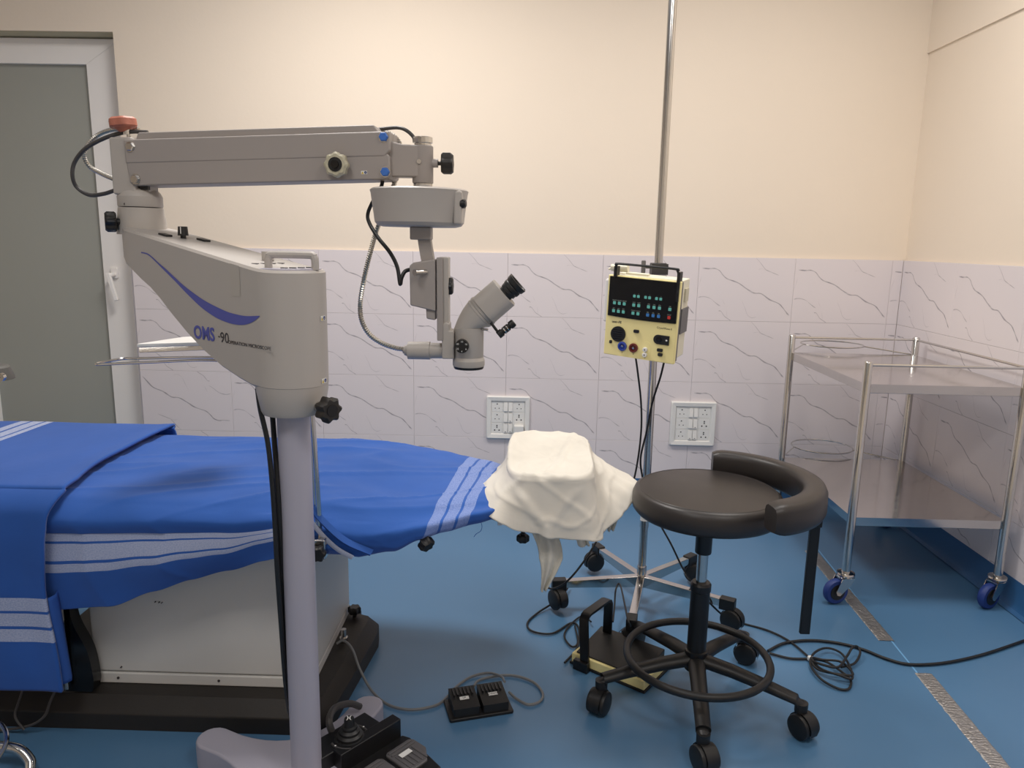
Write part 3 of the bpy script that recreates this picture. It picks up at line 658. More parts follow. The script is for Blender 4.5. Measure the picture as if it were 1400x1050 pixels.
g.add([H(.055, hw(.055) + .0006, zt(.055) - .004), H(.085, hw(.085) + .0006, zt(.085) - .004), H(.085, hw(.085) + .0006, 1.14), H(.055, hw(.055) + .0006, 1.14)], [(0, 1, 2, 3)]); g.build('clear_tape', mat('aged_clear_tape', (178, 172, 164), .3), hs)
# controls near the swivel
c = H(.365, .0, zt(.365)); g = G(); g.cyl(c, c + Vector((0, 0, .008)), .006); g.cyl(c + Vector((0, 0, .006)), c + Vector((0, 0, .026)), .0115, .010); kn = g.build('brightness_knob', blk, hs)
G().box(c.x - .0008, c.x + .0008, c.y - .0116, c.y - .010, c.z + .01, c.z + .025).build('pointer', label_w, kn)
for s_, w_ in ((.40, .022), (.335, -.03)):
    c = H(s_, w_, zt(s_)); G().box(-.016, .016, -.008, .008, 0, .004, Matrix.Translation(c) @ Matrix.Rotation(math.atan2(hd_.y, hd_.x), 4, 'Z') @ Matrix.Rotation(-.145, 4, 'Y')).build('rocker_switch', blk, hs, bevel=.001)
# print on the near face
HP = Vector((PX, PYC, 0)) + Vector((hn.x, hn.y, 0)) * (RH + .0003); HNn = Vector((hn.x, hn.y, 0))
HT = Vector((hd_.x, hd_.y, 0))
TAP = math.atan2(.010, .55)
def on_face(u, v):
    d = FW + RT * ((u - 700) / FPX) - UP * ((v - 525) / FPX); nn = (HNn + HT * math.tan(TAP)).normalized()
    t = (HP - CAM).dot(nn) / d.dot(nn); return CAM + d * t
top = [(193.1, 344.3), (201.4, 346.0), (208.6, 351.4), (217.1, 359.3), (227.1, 367.9), (237.1, 377.1), (248.6, 387.9), (260.0, 397.1), (272.9, 406.4), (285.7, 414.3), (298.6, 420.7), (311.4, 426.4), (324.3, 430.0), (337.1, 432.1), (355.7, 431.7)]
bot = [(193.1, 346.0), (201.4, 347.9), (208.6, 353.6), (218.6, 363.6), (228.6, 373.6), (240.0, 385.0), (251.4, 397.1), (262.9, 408.6), (274.3, 419.3), (285.7, 427.9), (297.1, 435.0), (308.6, 440.0), (320.0, 443.3), (330.0, 444.3), (338.6, 443.1), (347.1, 439.3), (355.7, 432.1)]
def resamp(P, n):
    Q = spline([Vector((a, b, 0)) for a, b in P], 12); D = [0]
    for a, b in zip(Q, Q[1:]): D.append(D[-1] + (b - a).length)
    out = []; k = 0
    for i in range(n):
        d = D[-1] * i / (n - 1)
        while k < len(D) - 2 and D[k + 1] < d: k += 1
        out.append(Q[k].lerp(Q[k + 1], (d - D[k]) / max(1e-9, D[k + 1] - D[k])))
    return out
nn = (HNn + HT * math.tan(TAP)).normalized()
G().grid([[on_face(p.x, p.y) + nn * .0004 for p in resamp(top, 50)], [on_face(p.x, p.y) + nn * .0004 for p in resamp(bot, 50)]]).build('swoosh_print', swoosh, hs, flat=True)
# text frame on the near face: x toward the column (photo right), y up
tx = -(HT - nn * HT.dot(nn)).normalized(); tz = Vector((0, 0, 1)); TF = Matrix((tx, tz, tx.cross(tz))).transposed().to_4x4()
def ftext(s, u, v, size, m, off=0, sx=1.0, nm='lettering'):
    p = on_face(u, v) + nn * .0005; return text(s, size, Matrix.Translation(p) @ TF, m, hs, nm, off, sx)
ftext('OMS', 265.5, 461.5, .038, swoosh, .0010, 1.0); ftext('-', 298.5, 464.5, .03, ink, 0, .8); ftext('90', 301.5, 467.5, .030, ink, 0, 1.05); ftext('OPERATION MICROSCOPE', 312, 469.5, .0098, ink, 0, 1.22)
def sticker(c, T, parent, k=1.0):
    M = Matrix.Translation(c) @ T
    o = G(M).box(-.009 * k, .009 * k, -.005 * k, .005 * k, -.0002, .0004).build('warning_sticker', label_w, parent)
    G(M).add([(-.0085 * k, -.004 * k, .0006), (-.0005 * k, -.004 * k, .0006), (-.0045 * k, .0035 * k, .0006)], [(0, 1, 2)]).build('warning_triangle', yel_sign, o, flat=True)
    g = G(M); g.cur = 0; g.add([(-.0049 * k, -.0028 * k, .0008), (-.0041 * k, -.0028 * k, .0008), (-.0041 * k, .001 * k, .0008), (-.0049 * k, .001 * k, .0008)], [(0, 1, 2, 3)]); g.build('exclamation_mark', ink, o, flat=True)
    g = G(M); g.lathe([(.0, .0006), (.0040 * k, .0006)], n=16, c=(.0045 * k, 0, 0)); g.build('notice_disc', blue_sign, o, flat=True)
    g = G(M); g.add([(.003 * k, -.001 * k, .0009), (.006 * k, .0012 * k, .0009), (.0062 * k, .0002 * k, .0009), (.0035 * k, -.0022 * k, .0009)], [(0, 1, 2, 3)]); g.build('notice_mark', label_w, o, flat=True)
def on_cyl(u, v, r):
    d = FW + RT * ((u - 700) / FPX) - UP * ((v - 525) / FPX); o = Vector((CAM.x - PX, CAM.y - PYC)); q = Vector((d.x, d.y))
    a = q.dot(q); b = o.dot(q); c = o.dot(o) - r * r; t = (-b - math.sqrt(max(0, b * b - a * c))) / a; p = CAM + d * t; n = Vector((p.x - PX, p.y - PYC, 0)).normalized(); return p, n
for u, v in ((441.5, 435), (443, 520.5)):
    p, n = on_cyl(u, v, RH + .0006); x = Vector((0, 0, 1)).cross(n); sticker(p, Matrix((x, Vector((0, 0, 1)), n)).transposed().to_4x4(), hs, .95)
# swivel tower
sx, sy = .082, -1.785
g = G(); g.lathe([(.055, 1.255), (.055, 1.262), (.054, 1.283), (.051, 1.300), (.049, 1.315), (.049, 1.3165)], n=40, c=(sx, sy, 0)); g.build('swivel_ring', scope, ms, sharp=25)
g = G(); g.lathe([(.048, 1.3185), (.049, 1.321), (.049, 1.342), (.044, 1.352), (.036, 1.360)], n=40, c=(sx, sy, 0)); g.build('swivel_cap', scope, ms, sharp=25)
ARM = R(-4.4); AM = Matrix.Translation((.098, -1.79, 1.4165)) @ Matrix.Rotation(ARM, 4, 'Z') @ Matrix.Rotation(-.034, 4, 'Y')
G(Matrix.Translation((.075, -1.79, 0)) @ Matrix.Rotation(ARM, 4, 'Z')).box(-.034, .022, -.036, .036, 1.345, 1.472).build('arm_bracket', scope, ms, bevel=.005)
G(Matrix.Translation((.075, -1.79, 0)) @ Matrix.Rotation(ARM, 4, 'Z')).box(.02, .045, -.020, .020, 1.352, 1.378).build('stop_block', scope, ms, bevel=.002)
G(Matrix.Translation((.075, -1.79, 0)) @ Matrix.Rotation(ARM, 4, 'Z')).box(.024, .046, -.026, -.016, 1.357, 1.368).build('rubber_stop', blk, ms)
# arm links: two nested channels on the near and far side
g = G(AM); g.prism([(.004, -.003), (.585, -.003), (.592, .004), (.598, .010), (.598, .050), (-.018, .050), (-.018, -.003)], -.042, .042, Matrix.Rotation(R(90), 4, 'X'))
ua = g.build('upper_link', scope_d, ms, bevel=.004)
g = G(AM); g.prism([(-.018, .004), (.590, .004), (.596, -.004), (.596, -.046), (.590, -.052), (-.006, -.052), (-.014, -.044)], -.0405, .0405, Matrix.Rotation(R(90), 4, 'X'))
la = g.build('lower_link', scope_d, ms, bevel=.004)
g = G(AM); g.prism([(.004, .049), (.572, .049), (.560, .066), (.012, .066)], -.030, .030, Matrix.Rotation(R(90), 4, 'X')); g.build('top_cover', scope_d, ms, bevel=.003)
for ax, az, m_ in ((-.002, .0335, None), (.002, -.0375, None), (.585, .038, blue_cap), (.585, -.036, blue_cap)):
    g = G(AM); o = g.lathe([(.0118, 0), (.0118, .0012)], Matrix.Translation((ax, -.041, az)) @ Matrix.Rotation(R(90), 4, 'X'), 20).build('washer', chrome, ua)
    G(AM).lathe([(.0102, .0012), (.0102, .006), (.0085, .0078)], Matrix.Translation((ax, -.0405, az)) @ Matrix.Rotation(R(90), 4, 'X'), 6).build('bolt', m_ or chrome, ua, sharp=20)
kp = AM @ Vector((.482, -.042, -.020)); kf = (AM.to_3x3() @ Vector((0, -1, 0)))
g = G(); g.cyl(kp, kp + kf * .012, .010); star_knob(g, Matrix.Translation(kp + kf * .008) @ frame(kf), .0275, .020, 8, .12); k1 = g.build('balance_knob', tape_k, ms)
G().cyl(kp + kf * .026, kp + kf * .0295, .0155).build('knob_recess', blk, k1); G().cyl(kp + kf * .028, kp + kf * .034, .0085).build('knob_hub', blk_g, k1)
sticker(AM @ Vector((.537, -.0408, -.036)), (AM @ Matrix.Rotation(R(90), 4, 'X')).to_3x3().to_4x4(), la, .75)
# end block with vertical spindle
ex, ey = .757, -1.840
g = G(); g.prism([(.655, 1.475), (.715, 1.462), (.738, 1.461), (.757, 1.461), (.757, 1.392), (.655, 1.392)], -.022, .022, Matrix.Translation((0, ey, 0)) @ Matrix.Rotation(R(90), 4, 'X')); eb = g.build('end_block', scope_d, ms, bevel=.004)
g = G(); g.lathe([(.0225, 1.380), (.0235, 1.382), (.0235, 1.459), (.022, 1.461)], n=32, c=(ex, ey, 0)); g.build('spindle_housing', scope_d, ms)
g = G(); prof_c = []
g.lathe([(.019, 1.459), (.019, 1.466), (.022, 1.467), (.022, 1.479), (.020, 1.480), (.010, 1.480)], n=16, c=(ex, ey, 0)); g.build('spindle_nut', chrome, ms, sharp=20)
g = G(); g.lathe([(.0205, 1.366), (.0215, 1.3675), (.0215, 1.379), (.0205, 1.380)], n=32, c=(ex, ey, 0)); g.build('spindle_ring', chrome, ms)
G().cyl((ex - .005, ey - .0235, 1.425), (ex - .005, ey - .0260, 1.425), .005, n=16).build('set_screw', chrome, ms)
g = G(); g.cyl((ex + .018, ey, 1.424), (ex + .034, ey, 1.424), .0095); g.build('clamp_boss', scope_d, ms)
g = G(); g.cyl((ex + .034, ey, 1.424), (ex + .046, ey, 1.424), .0045); star_knob(g, Matrix.Translation((ex + .042, ey, 1.424)) @ frame((1, 0, 0)), .0255, .026, 6, .2); g.build('spindle_knob', brownblk, ms)
# dish-shaped lamp housing
dx = .752; g = G(); g.lathe([(.020, 1.366), (.085, 1.366), (.104, 1.3655), (.1095, 1.362), (.1075, 1.355), (.0995, 1.293), (.094, 1.286), (.082, 1.283), (.02, 1.283)], n=56, c=(dx, -1.86, 0)); ds = g.build('dish_housing', scope, ms, sharp=30)
p = Vector((dx + .094, -1.905, 1.328)); G().box(p.x - .012, p.x + .007, p.y - .02, p.y + .02, 1.288, 1.361).build('switch_plate', scope, ds, bevel=.006)
g = G(); g.cyl((p.x + .004, p.y - .012, 1.333), (p.x + .013, p.y - .014, 1.333), .0095); b_ = g.build('lamp_button', blk, ds)
g = G(); g.cyl((p.x + .012, p.y - .014, 1.333), (p.x + .0155, p.y - .0147, 1.333), .006); g.build('button_cap', dgrey, b_)
# neck bracket
hy = -1.895
G().box(.738, .784, hy - .02, hy + .02, 1.255, 1.283).build('neck_block', scope_d, ms, bevel=.003)
g = G(); rows = []
for i in range(9):
    k = i / 8; z = 1.268 - k * .075; x = .766 + .012 * k * k + .002 * math.sin(k * 3); rows.append([(x - .013, hy - .012, z), (x + .015, hy - .012, z), (x + .015, hy + .014, z), (x - .013, hy + .014, z)])
g.grid([[Vector(q) for q in r] for r in rows], True); g.add(rows[0], [(0, 1, 2, 3)]); g.add(rows[-1], [(3, 2, 1, 0)]); g.build('neck_arm', scope_d, ms, sharp=40)
def poly_y(name, pts, y0, y1, m, parent, bevel=.003, yref=None):
    yr = yref if yref is not None else (y0)
    P = [at(u, v, yr) for u, v in pts]; g = G(); g.prism([(q.x, q.z) for q in P], -y1, -y0, Matrix.Rotation(R(90), 4, 'X')); return g.build(name, m, parent, bevel=bevel)
cr_ = poly_y('carriage', [(559.6, 363.5), (565, 359), (595, 354.3), (595.4, 426), (560.7, 417.5)], hy - .030, hy + .022, scope_d, ms)
poly_y('carriage_foot', [(582, 420), (595.2, 420), (595.4, 438), (583, 436)], hy - .024, hy + .016, scope_d, ms)
poly_y('rail', [(596.5, 352), (605, 351.5), (606, 466), (597.5, 466)], hy - .030, hy + .012, scope_d, ms, .002)
poly_y('rail_track', [(605, 351.5), (613, 352), (613, 446), (605.5, 446)], hy - .022, hy + .020, scope, ms, .002)
q0 = at(582, 372, hy - .03); q1 = at(569, 372.5, hy - .052)
g = G(); g.cyl(q0, q1, .0062); g.cyl(q1, q1 + (q1 - q0).normalized() * .005, .0068); g.build('carriage_pin', chrome, cr_)
kp = at(611, 391, hy - .0); g = G(); star_knob(g, Matrix.Translation(kp + Vector((.0, 0, 0))) @ frame((1, 0, 0)), .021, .014, 6, .2); g.build('focus_knob', blk, ms)
# microscope body
bx, bz = at(641, 472, hy).x, 0
g = G(); M_ = Matrix.Identity(4)
zt_ = at(641, 449.6, hy - .03).z; zl = at(641, 491, hy - .03).z; zr0 = at(641, 493, hy - .03).z; zr1 = at(641, 503, hy - .03).z
g.lathe([(.0325, zl), (.0335, zl + .002), (.0335, zt_ - .001), (.032, zt_)], n=40, c=(bx, hy, 0)); bd = g.build('body', scope, ms, sharp=30)
g = G(); g.lathe([(.031, zr1 - .001), (.0355, zr1), (.0365, zr1 + .003), (.0365, zr0 - .003), (.035, zr0), (.033, zl + .001)], n=40, c=(bx, hy, 0)); ob = g.build('objective_ring', scope, bd, sharp=25)
g = G(); g.lathe([(.028, zr1 - .006), (.033, zr1 - .006), (.0345, zr1 - .003), (.0345, zr1 + .001)], n=40, c=(bx, hy, 0)); g.build('lens_rim', blk, ob)
g = G(); g.lathe([(0, zr1 - .003), (.028, zr1 - .0045)], n=32, c=(bx, hy, 0)); g.build('objective_lens', lens_m, ob)
poly_y('body_bracket', [(604, 443), (610, 440.5), (614, 443), (614, 452), (620.5, 453), (620.5, 491), (604, 491)], hy - .027, hy + .022, scope, bd)
dl = at(632, 472.8, hy - .033); g = G(); g.cyl((dl.x, hy - .031, dl.z), (dl.x, hy - .045, dl.z), .0155, .0148, n=28); di = g.build('magnification_dial', blk_m, bd)
for i, tx_ in enumerate(['10', '16', '6', '4', '25', '40']):
    a = R(90 - 60 * i); text(tx_, .0058, Matrix.Translation((dl.x + .0108 * math.cos(a), hy - .0453, dl.z + .0108 * math.sin(a) - .002)) @ Matrix.Rotation(R(90), 4, 'X'), label_w, di, 'dial_number', align='CENTER')
ls = at(661, 450, hy - .02); g = G(); g.cyl((ls.x - .004, hy - .02, ls.z), (ls.x + .010, hy - .026, ls.z - .0004), .0027); g.build('lock_screw', chrome, bd)
# inclined wedge (slanted cylinder) and binocular block
ca = at(641, 450, hy); cb_ = at(656, 424, hy); 
zb0 = zt_
top_c = at(655.5, 429, hy); tdir = Vector((at(690, 403, hy) - at(659, 430, hy))); tdir.y = 0; tdir.normalize(); tn = Vector((-tdir.z, 0, tdir.x))
rows = []
for k in range(7):
    t = k / 6; c = Vector((bx, hy, zb0)).lerp(top_c, t); e1 = Vector((1, 0, 0)).lerp(-tn if tn.x < 0 else tn, t).normalized(); rr = .0325 + .0045 * t
    rows.append([c + e1 * (rr * math.cos(2 * math.pi * j / 40)) + Vector((0, 1, 0)) * (rr * math.sin(2 * math.pi * j / 40)) for j in range(40)])
wd_ = G().grid(rows, True).build('inclined_tube', scope, bd, sharp=30)
TFm = Matrix.Translation(top_c) @ frame(tdir, (0, 1, 0))
g = G(); g.lathe([(.0368, -.002), (.0378, 0), (.0378, .003), (.0362, .0042), (.0362, .0055), (.0385, .0065), (.0385, .013), (.037, .015), (0, .015)], TFm, 44); g.build('tube_ring', scope, bd, sharp=25)
bb = Matrix.Translation(top_c + tdir * .014) @ frame(tdir, (0, 1, 0))       # local z along the tube, x = world +y, y = up/back or down
s_ = 1 if (bb.to_3x3() @ Vector((0, 1, 0))).z > 0 else -1
LT = .060
g = G(bb); o1 = rounded(-.042, .042, -.0365, .0365, .026, 6)
g.grid([[(x, y, 0) for x, y in o1], [(x, y, LT * .98) for x, y in o1], [(x * .97, y * .97, LT) for x, y in o1]], True); g.add([(x, y, 0) for x, y in o1], [tuple(range(len(o1) - 1, -1, -1))]); g.add([(x * .97, y * .97, LT) for x, y in o1], [tuple(range(len(o1)))])
bi = g.build('binocular_block', scope, bd, sharp=28)
for sy_ in (-1, 1):
    M2 = bb @ Matrix.Translation((sy_ * .024, -.004 * s_, LT)) @ Matrix.Rotation(R(3 * sy_), 4, 'Y')
    g = G(M2); g.lathe([(.017, -.004), (.017, .006), (.0195, .007), (.0195, .014), (.0215, .016), (.0215, .023), (.0205, .025), (.0235, .028), (.0245, .038), (.0205, .038), (.0175, .029), (0, .028)], n=32); g.build('eyepiece', blk, bi, sharp=25)
    g = G(M2); g.lathe([(0, .0295), (.0165, .0295)], n=24); g.build('eyepiece_lens', lens_m, bi)
ka = at(671, 441, hy - .03); kb = at(683, 457, hy - .03); kc = at(705, 439, hy - .025)
g = G(); g.tube([ka, kb], .0032, smooth=0); g.build('adjuster_arm', blk, bi)
ax = (kc - kb).normalized(); g = G(); g.lathe([(.0085, 0), (.009, .003), (.009, .012), (.0065, .013), (.0065, .015), (.0082, .016), (.0082, .030), (.0065, .031), (.0065, .033), (.009, .034), (.009, .044), (.007, .046)], Matrix.Translation(kb + ax * -.004) @ frame(ax), 20); aj = g.build('interpupillary_knob', blk, bi, sharp=25)
g = G(); g.lathe([(.0086, .017), (.0086, .0195)], Matrix.Translation(kb - ax * .004) @ frame(ax), 20); g.lathe([(.0086, .025), (.0086, .027)], Matrix.Translation(kb - ax * .004) @ frame(ax), 20); g.build('chrome_band', chrome, aj)
# light guide fitting and metal conduit
l0 = at(606, 479.5, hy); l1 = at(588, 479.3, hy); l2 = at(558, 479, hy); l3 = at(552, 477.5, hy)
g = G(); g.cyl(l0, l1, .0175, .0178, n=28); g.cyl(l1, l2, .0205, .0200, n=28); g.cyl(l2, l2.lerp(l3, .6), .0135, .0125); g.cyl(l2.lerp(l3, .6), l3, .0095); g.build('light_guide_fitting', scope, ms, sharp=30)
yb_ = hy + .045
g = G(); g.conduit([l3, at(540, 475.5, hy + .003), at(522, 469, hy + .01), at(505, 457, hy + .02), at(494.5, 438, hy + .03), at(492.5, 415, yb_), at(497, 385, yb_), at(505, 350, yb_ + .02), at(515, 315, yb_ + .05), at(530, 275, -1.80), at(541, 245, -1.80), at(549, 215, -1.80), at(546, 196, -1.80), at(535, 184, -1.80), at(520, 180, -1.80)], .0062, pitch=.0052); g.build('metal_conduit', nickel, ms)
g = G(); g.tube([at(509, 178, -1.80), at(525, 176, -1.815), at(543, 174.5, -1.83), at(555, 178, -1.84), at(565, 187, ey), at(567, 195, ey)], .0042); g.build('top_cable', dgrey, ms)
g = G(); g.tube([at(524, 238, -1.845), at(521, 256, -1.83), at(510, 275, -1.80), at(503, 292, -1.79), at(505, 305, -1.80), at(517, 325, -1.83), at(533, 345, -1.86), at(543, 365, -1.88), at(547, 388, -1.90), at(549, 380, -1.90), at(554, 371, -1.895), at(563, 368, -1.89)], .0045); g.build('lamp_cable', blk, ms)
# cables and knob at the swivel
g = G(); g.tube([at(202, 181, -1.80), at(183, 180, -1.80), at(165, 182, -1.80), at(140, 190, -1.80), at(116, 204, -1.79), at(102, 222, -1.78), at(99, 240, -1.78), at(105, 256, -1.77), at(122, 266.5, -1.77), at(142, 265, -1.77), at(158, 260, -1.78), at(168, 259, -1.79)], .0047); g.build('swivel_cable', dgrey, ms)
g = G(); g.conduit([at(190, 177, -1.775), at(170, 176, -1.77), at(150, 178, -1.76), at(132, 186, -1.75), at(119, 200, -1.75), at(115, 214, -1.75), at(123, 228, -1.75), at(140, 238, -1.76), at(156, 245, -1.77), at(168, 250, -1.78)], .0058, pitch=.0052); g.build('swivel_conduit', nickel, ms)
rk = Vector((.074, -1.80, 1.466)); g = G(); g.cyl(rk, rk + Vector((0, 0, .022)), .0045); g.cyl(rk + Vector((-.004, 0, .014)), rk + Vector((-.004, 0, .027)), .0085, n=16); g.build('knob_stem', chrome, ms)
g = G(); T_ = Matrix.Translation(rk + Vector((-.010, 0, .026))) @ Matrix.Rotation(R(-6), 4, 'Y'); g.lathe([(.010, -.006), (.021, .004)], T_, 20); star_knob(g, T_ @ Matrix.Translation((0, 0, .003)), .0315, .022, 6, .12); g.build('tape_wrapped_knob', red_m, ms)
lk = at(163, 304, -1.82); lk = Vector((.046, -1.83, 1.283)); g = G(); g.cyl(lk + Vector((.012, .01, 0)), lk, .008); star_knob(g, Matrix.Translation(lk) @ frame((-.85, -.5, 0)), .024, .024, 7, .22); g.build('swivel_knob', blk, ms)
G().cyl(at(171, 279, -1.832), at(171, 279, -1.829), .003, n=10).build('grub_screw', ink, ms)
# two power cables hanging down the column
g = G(); g.tube([at(352, 531, -2.13), at(356, 560, -2.13), at(366, 605, -2.13), at(372, 660, -2.13), at(376, 720, -2.13), at(379, 780, -2.13), at(384, 850, -2.12), at(390, 930, -2.10), at(396, 975, -2.08)], .0050); g.build('power_cable', blk, ms)
g = G(); g.tube([at(372, 560, -2.10), at(375, 600, -2.10), at(379, 660, -2.12), at(383, 730, -2.12), at(385, 800, -2.11), at(388, 880, -2.10), at(393, 940, -2.08), at(398, 980, -2.07)], .0055); g.build('signal_cable', blk, ms)

# ================================================================== MICROSCOPE FOOT CONTROL
fc = thing('foot_control', 'black foot control with joystick and ribbed grey pedals at the microscope base', 'foot pedal', (.60, -2.02, 0), math.atan2(.774, .633))
F_ = WM[fc.name]          # local x along the ridge, y toward the bed (-y = operator side)
def L2(p): q = F_.inverted() @ p; return q.x, q.y
r1 = L2(atz(466.4, 1035, .11)); r2 = L2(atz(547.8, 984, .11)); r3 = L2(atz(536.8, 977.3, .11)); b1 = L2(atz(498.6, 973, .11)); b2 = L2(atz(437, 1009, .11))
ry0, ry1 = (r1[1] + r2[1]) / 2, r3[1]; rx1 = r2[0]; bx1 = b1[0]; by1 = b1[1]
G(F_).box(-.09, bx1, ry1 - .004, by1, .012, .110).build('joystick_box', blk_m, fc, bevel=.003)
G(F_).box(r1[0] , rx1, ry0, ry1, .012, .113).build('ridge', blk_m, fc, bevel=.002)
G(F_).prism([(-.09, ry0 + .002), (rx1 + .005, ry0 + .002), (rx1 + .012, ry0 - .02), (rx1 - .01, ry0 - .15), (-.09, ry0 - .15)], .012, .066).build('deck', blk_m, fc, bevel=.003)
G(F_).box(-.09, rx1 + .004, ry0 - .15, by1, 0.0, .013).build('floor_plate', blk, fc, bevel=.002)
jc = F_ @ Vector((*L2(atz(478, 1003, .12)), .110))
g = G(); g.lathe([(.036, 0), (.034, .003), (.030, .004), (.030, .010), (.024, .014), (.024, .020), (.018, .024), (.018, .030), (.0125, .032), (.012, .045), (.011, .050), (0, .0505)], n=28, c=tuple(jc)); js = g.build('joystick', blk, fc, sharp=25)
text(')(', .017, Matrix.Translation(jc + Vector((0, -.004, .0512))) @ Matrix.Rotation(R(10), 4, 'Z'), label_w, js, 'joystick_mark', .0004, align='CENTER')
for a0 in (35, 215):
    g = G(); g.tube([jc + Vector((.043 * math.cos(R(a0 + k * 9)), .043 * math.sin(R(a0 + k * 9)), .001)) for k in range(9)], .003, n=6, smooth=2); g.build('arc_mark', dgrey, fc)
    p = jc + Vector((.043 * math.cos(R(a0 + 20)), .043 * math.sin(R(a0 + 20)), .004)); G().lathe([(0, .0014), (.0022, 0)], n=10, c=tuple(p)).build('lamp_dot', label_w, fc)
def pad(x0, x1, y0, y1, lab):
    c = .018; poly = [(x0 + c, y0), (x1 - c * 1.6, y0), (x1, y0 + c * 2), (x1, y1 - c * .5), (x1 - c * .5, y1), (x0 + c * .4, y1), (x0, y1 - c * .4), (x0, y0 + c)]
    o = G(F_).prism(poly, .064, .072).build('pedal', grey_pad, fc, bevel=.003)
    n = int((y1 - y0 - .01) / .010)
    for i in range(n):
        y = y1 - .010 - i * .010
        if i < 2: G(F_).box(x0 + .006, x1 - .008, y - .0028, y + .0028, .071, .0745).build('rib', grey_pad, o, bevel=.001)
    for i in range(5):
        x = x0 + .012 + i * (x1 - x0 - .022) / 5
        G(F_).box(x - .0028, x + .0028, y0 + .008, y1 - .028, .071, .0742).build('rib', grey_pad, o, bevel=.001)
    if lab: G(F_).box(x0 + .018, x0 + .05, y1 - .044, y1 - .030, .0742, .0752).build('label', label_w, o)
q = L2(atz(565, 1016, .07)); pad(q[0] - .074, q[0] + .01, ry0 - .115, ry0 - .026, True); pad(q[0] - .19, q[0] - .084, ry0 - .115, ry0 - .026, False)
g = G(); g.tube([atz(455, 1004, .10), atz(450, 985, .13), atz(458, 968, .13), atz(478, 962, .115), atz(492, 966, .09)], .0085, n=10); g.build('control_cable', dgrey, fc)

# ================================================================== DOUBLE FOOT SWITCH
df = thing('foot_switch', 'small black double foot switch with two white labels on the open floor', 'foot pedal', (.888, -1.735, 0), R(17))
D_ = WM[df.name]
G(D_).prism(rounded(-.088, .088, -.048, .048, .006), 0, .010).build('base', blk, df, bevel=.003)
for sx_, tt in ((-1, 'UP'), (1, 'DOWN')):
    x = sx_ * .040; g = G(D_); o = [(x - .036, -.042), (x + .036, -.042), (x + .036, .042), (x - .036, .042)]
    g.grid([[(a, b, .008) for a, b in o], [(a, b, .034 if b < 0 else .044) for a, b in o]], True); g.add([(a, b, .034 if b < 0 else .044) for a, b in o], [(0, 1, 2, 3)]); pd_ = g.build('pedal', blk, df, bevel=.005, seg=3)
    for i in range(6): 
        xx = x - .025 + i * .010; G(D_).box(xx - .0022, xx + .0022, .006, .038, .0405, .0455, Matrix.Translation((0, 0, 0))).build('rib', blk, pd_, bevel=.0008)
    Mt = D_ @ Matrix.Translation((x, -.004, .0395)) @ Matrix.Rotation(R(6.8), 4, 'X')
    G(Mt).box(-.0125, .0125, -.0055, .0055, -.0005, .0012).build('label', label_w, pd_)
    text(tt, .0075, Mt @ Matrix.Translation((0, -.0026, .0014)), ink, pd_, 'label_text', align='CENTER')
g = G(); g.tube([atz(460, 880, .115), atz(470, 876, .12), atz(482, 888, .10), atz(492, 915, .05), atz(508, 944, .012), atz(530, 963, .006), atz(560, 970, .006), atz(590, 966, .006), atz(606, 958, .006), atz(625, 938, .006), atz(645, 925, .006), atz(668, 920, .012), atz(685, 925, .03), atz(690, 932, .038)], .0036)
g.build('grey_lead', grey_cable, df)
g = G(); g.tube([atz(648, 938, .015), atz(655, 930, .006), atz(680, 924, .006), atz(705, 924, .006), atz(730, 933, .006), atz(742, 948, .006), atz(738, 959, .006), atz(722, 963, .006), atz(706, 955, .006), atz(696, 946, .010)], .0036); g.build('lead_loop', grey_cable, df)
# ================================================================== SURGEON'S STOOL
st = thing('stool', 'black round surgeon stool with a curved backrest and a foot ring', 'stool', (1.487, -1.668, 0))
S_ = WM[st.name]
g = G(S_); g.lathe([(0, .552), (.168, .552), (.186, .556), (.1945, .566), (.1965, .580), (.1955, .600), (.190, .613), (.182, .619), (.176, .6195), (.09, .623), (0, .624)], n=72); seat = g.build('seat', leather, st, sharp=60)
g = G(S_); g.tube([(.179 * math.cos(R(a)), .179 * math.sin(R(a)), .6190) for a in range(0, 360, 10)], .0014, n=6, smooth=1, closed=True); g.build('seat_piping', leather, seat)
g = G(S_); g.lathe([(0, .530), (.05, .530), (.12, .542), (.16, .5525)], n=40); g.build('seat_pan', blk_m, st)
rows = []; cx, cy = .026, -.030; n_ = 56
sec = [(-.024, .600), (-.029, .607), (-.030, .655), (-.026, .668), (-.016, .674), (.012, .672), (.024, .668), (.030, .656), (.031, .612), (.026, .600), (.010, .597), (-.012, .597)]
for i in range(n_ + 1):
    a = R(-75 + (82 + 75) * i / n_); e = min(i, n_ - i); k = 1 if e >= 3 else (.80, .93, .985)[e]
    r0 = .228; rows.append([S_ @ Vector((cx + (r0 + dr_ * k) * math.cos(a), cy + (r0 + dr_ * k) * math.sin(a), .636 + (z - .636) * k)) for dr_, z in sec])
g = G(); g.grid(rows, True); g.add(rows[0], [tuple(range(len(sec)))]); g.add(rows[-1], [tuple(range(len(sec) - 1, -1, -1))]); g.build('backrest', leather, st, sharp=75)
bk = S_ @ Vector((.258, -.06, 0))
g = G(); g.box(bk.x - .055, bk.x + .022, bk.y - .018, bk.y + .012, .548, .597); g.build('backrest_bracket', blk_m, st, bevel=.004)
G().cyl((bk.x - .028, bk.y - .018, .572), (bk.x - .028, bk.y - .0195, .572), .004, n=12).build('bracket_screw', chrome, st)
G().box(bk.x - .004, bk.x + .022, bk.y - .006, bk.y + .006, .245, .59).build('height_bar', blk_m, st, bevel=.002)
G(S_).box(.05, .225, -.08, -.045, .536, .551).build('backrest_arm', blk_m, st, bevel=.002)
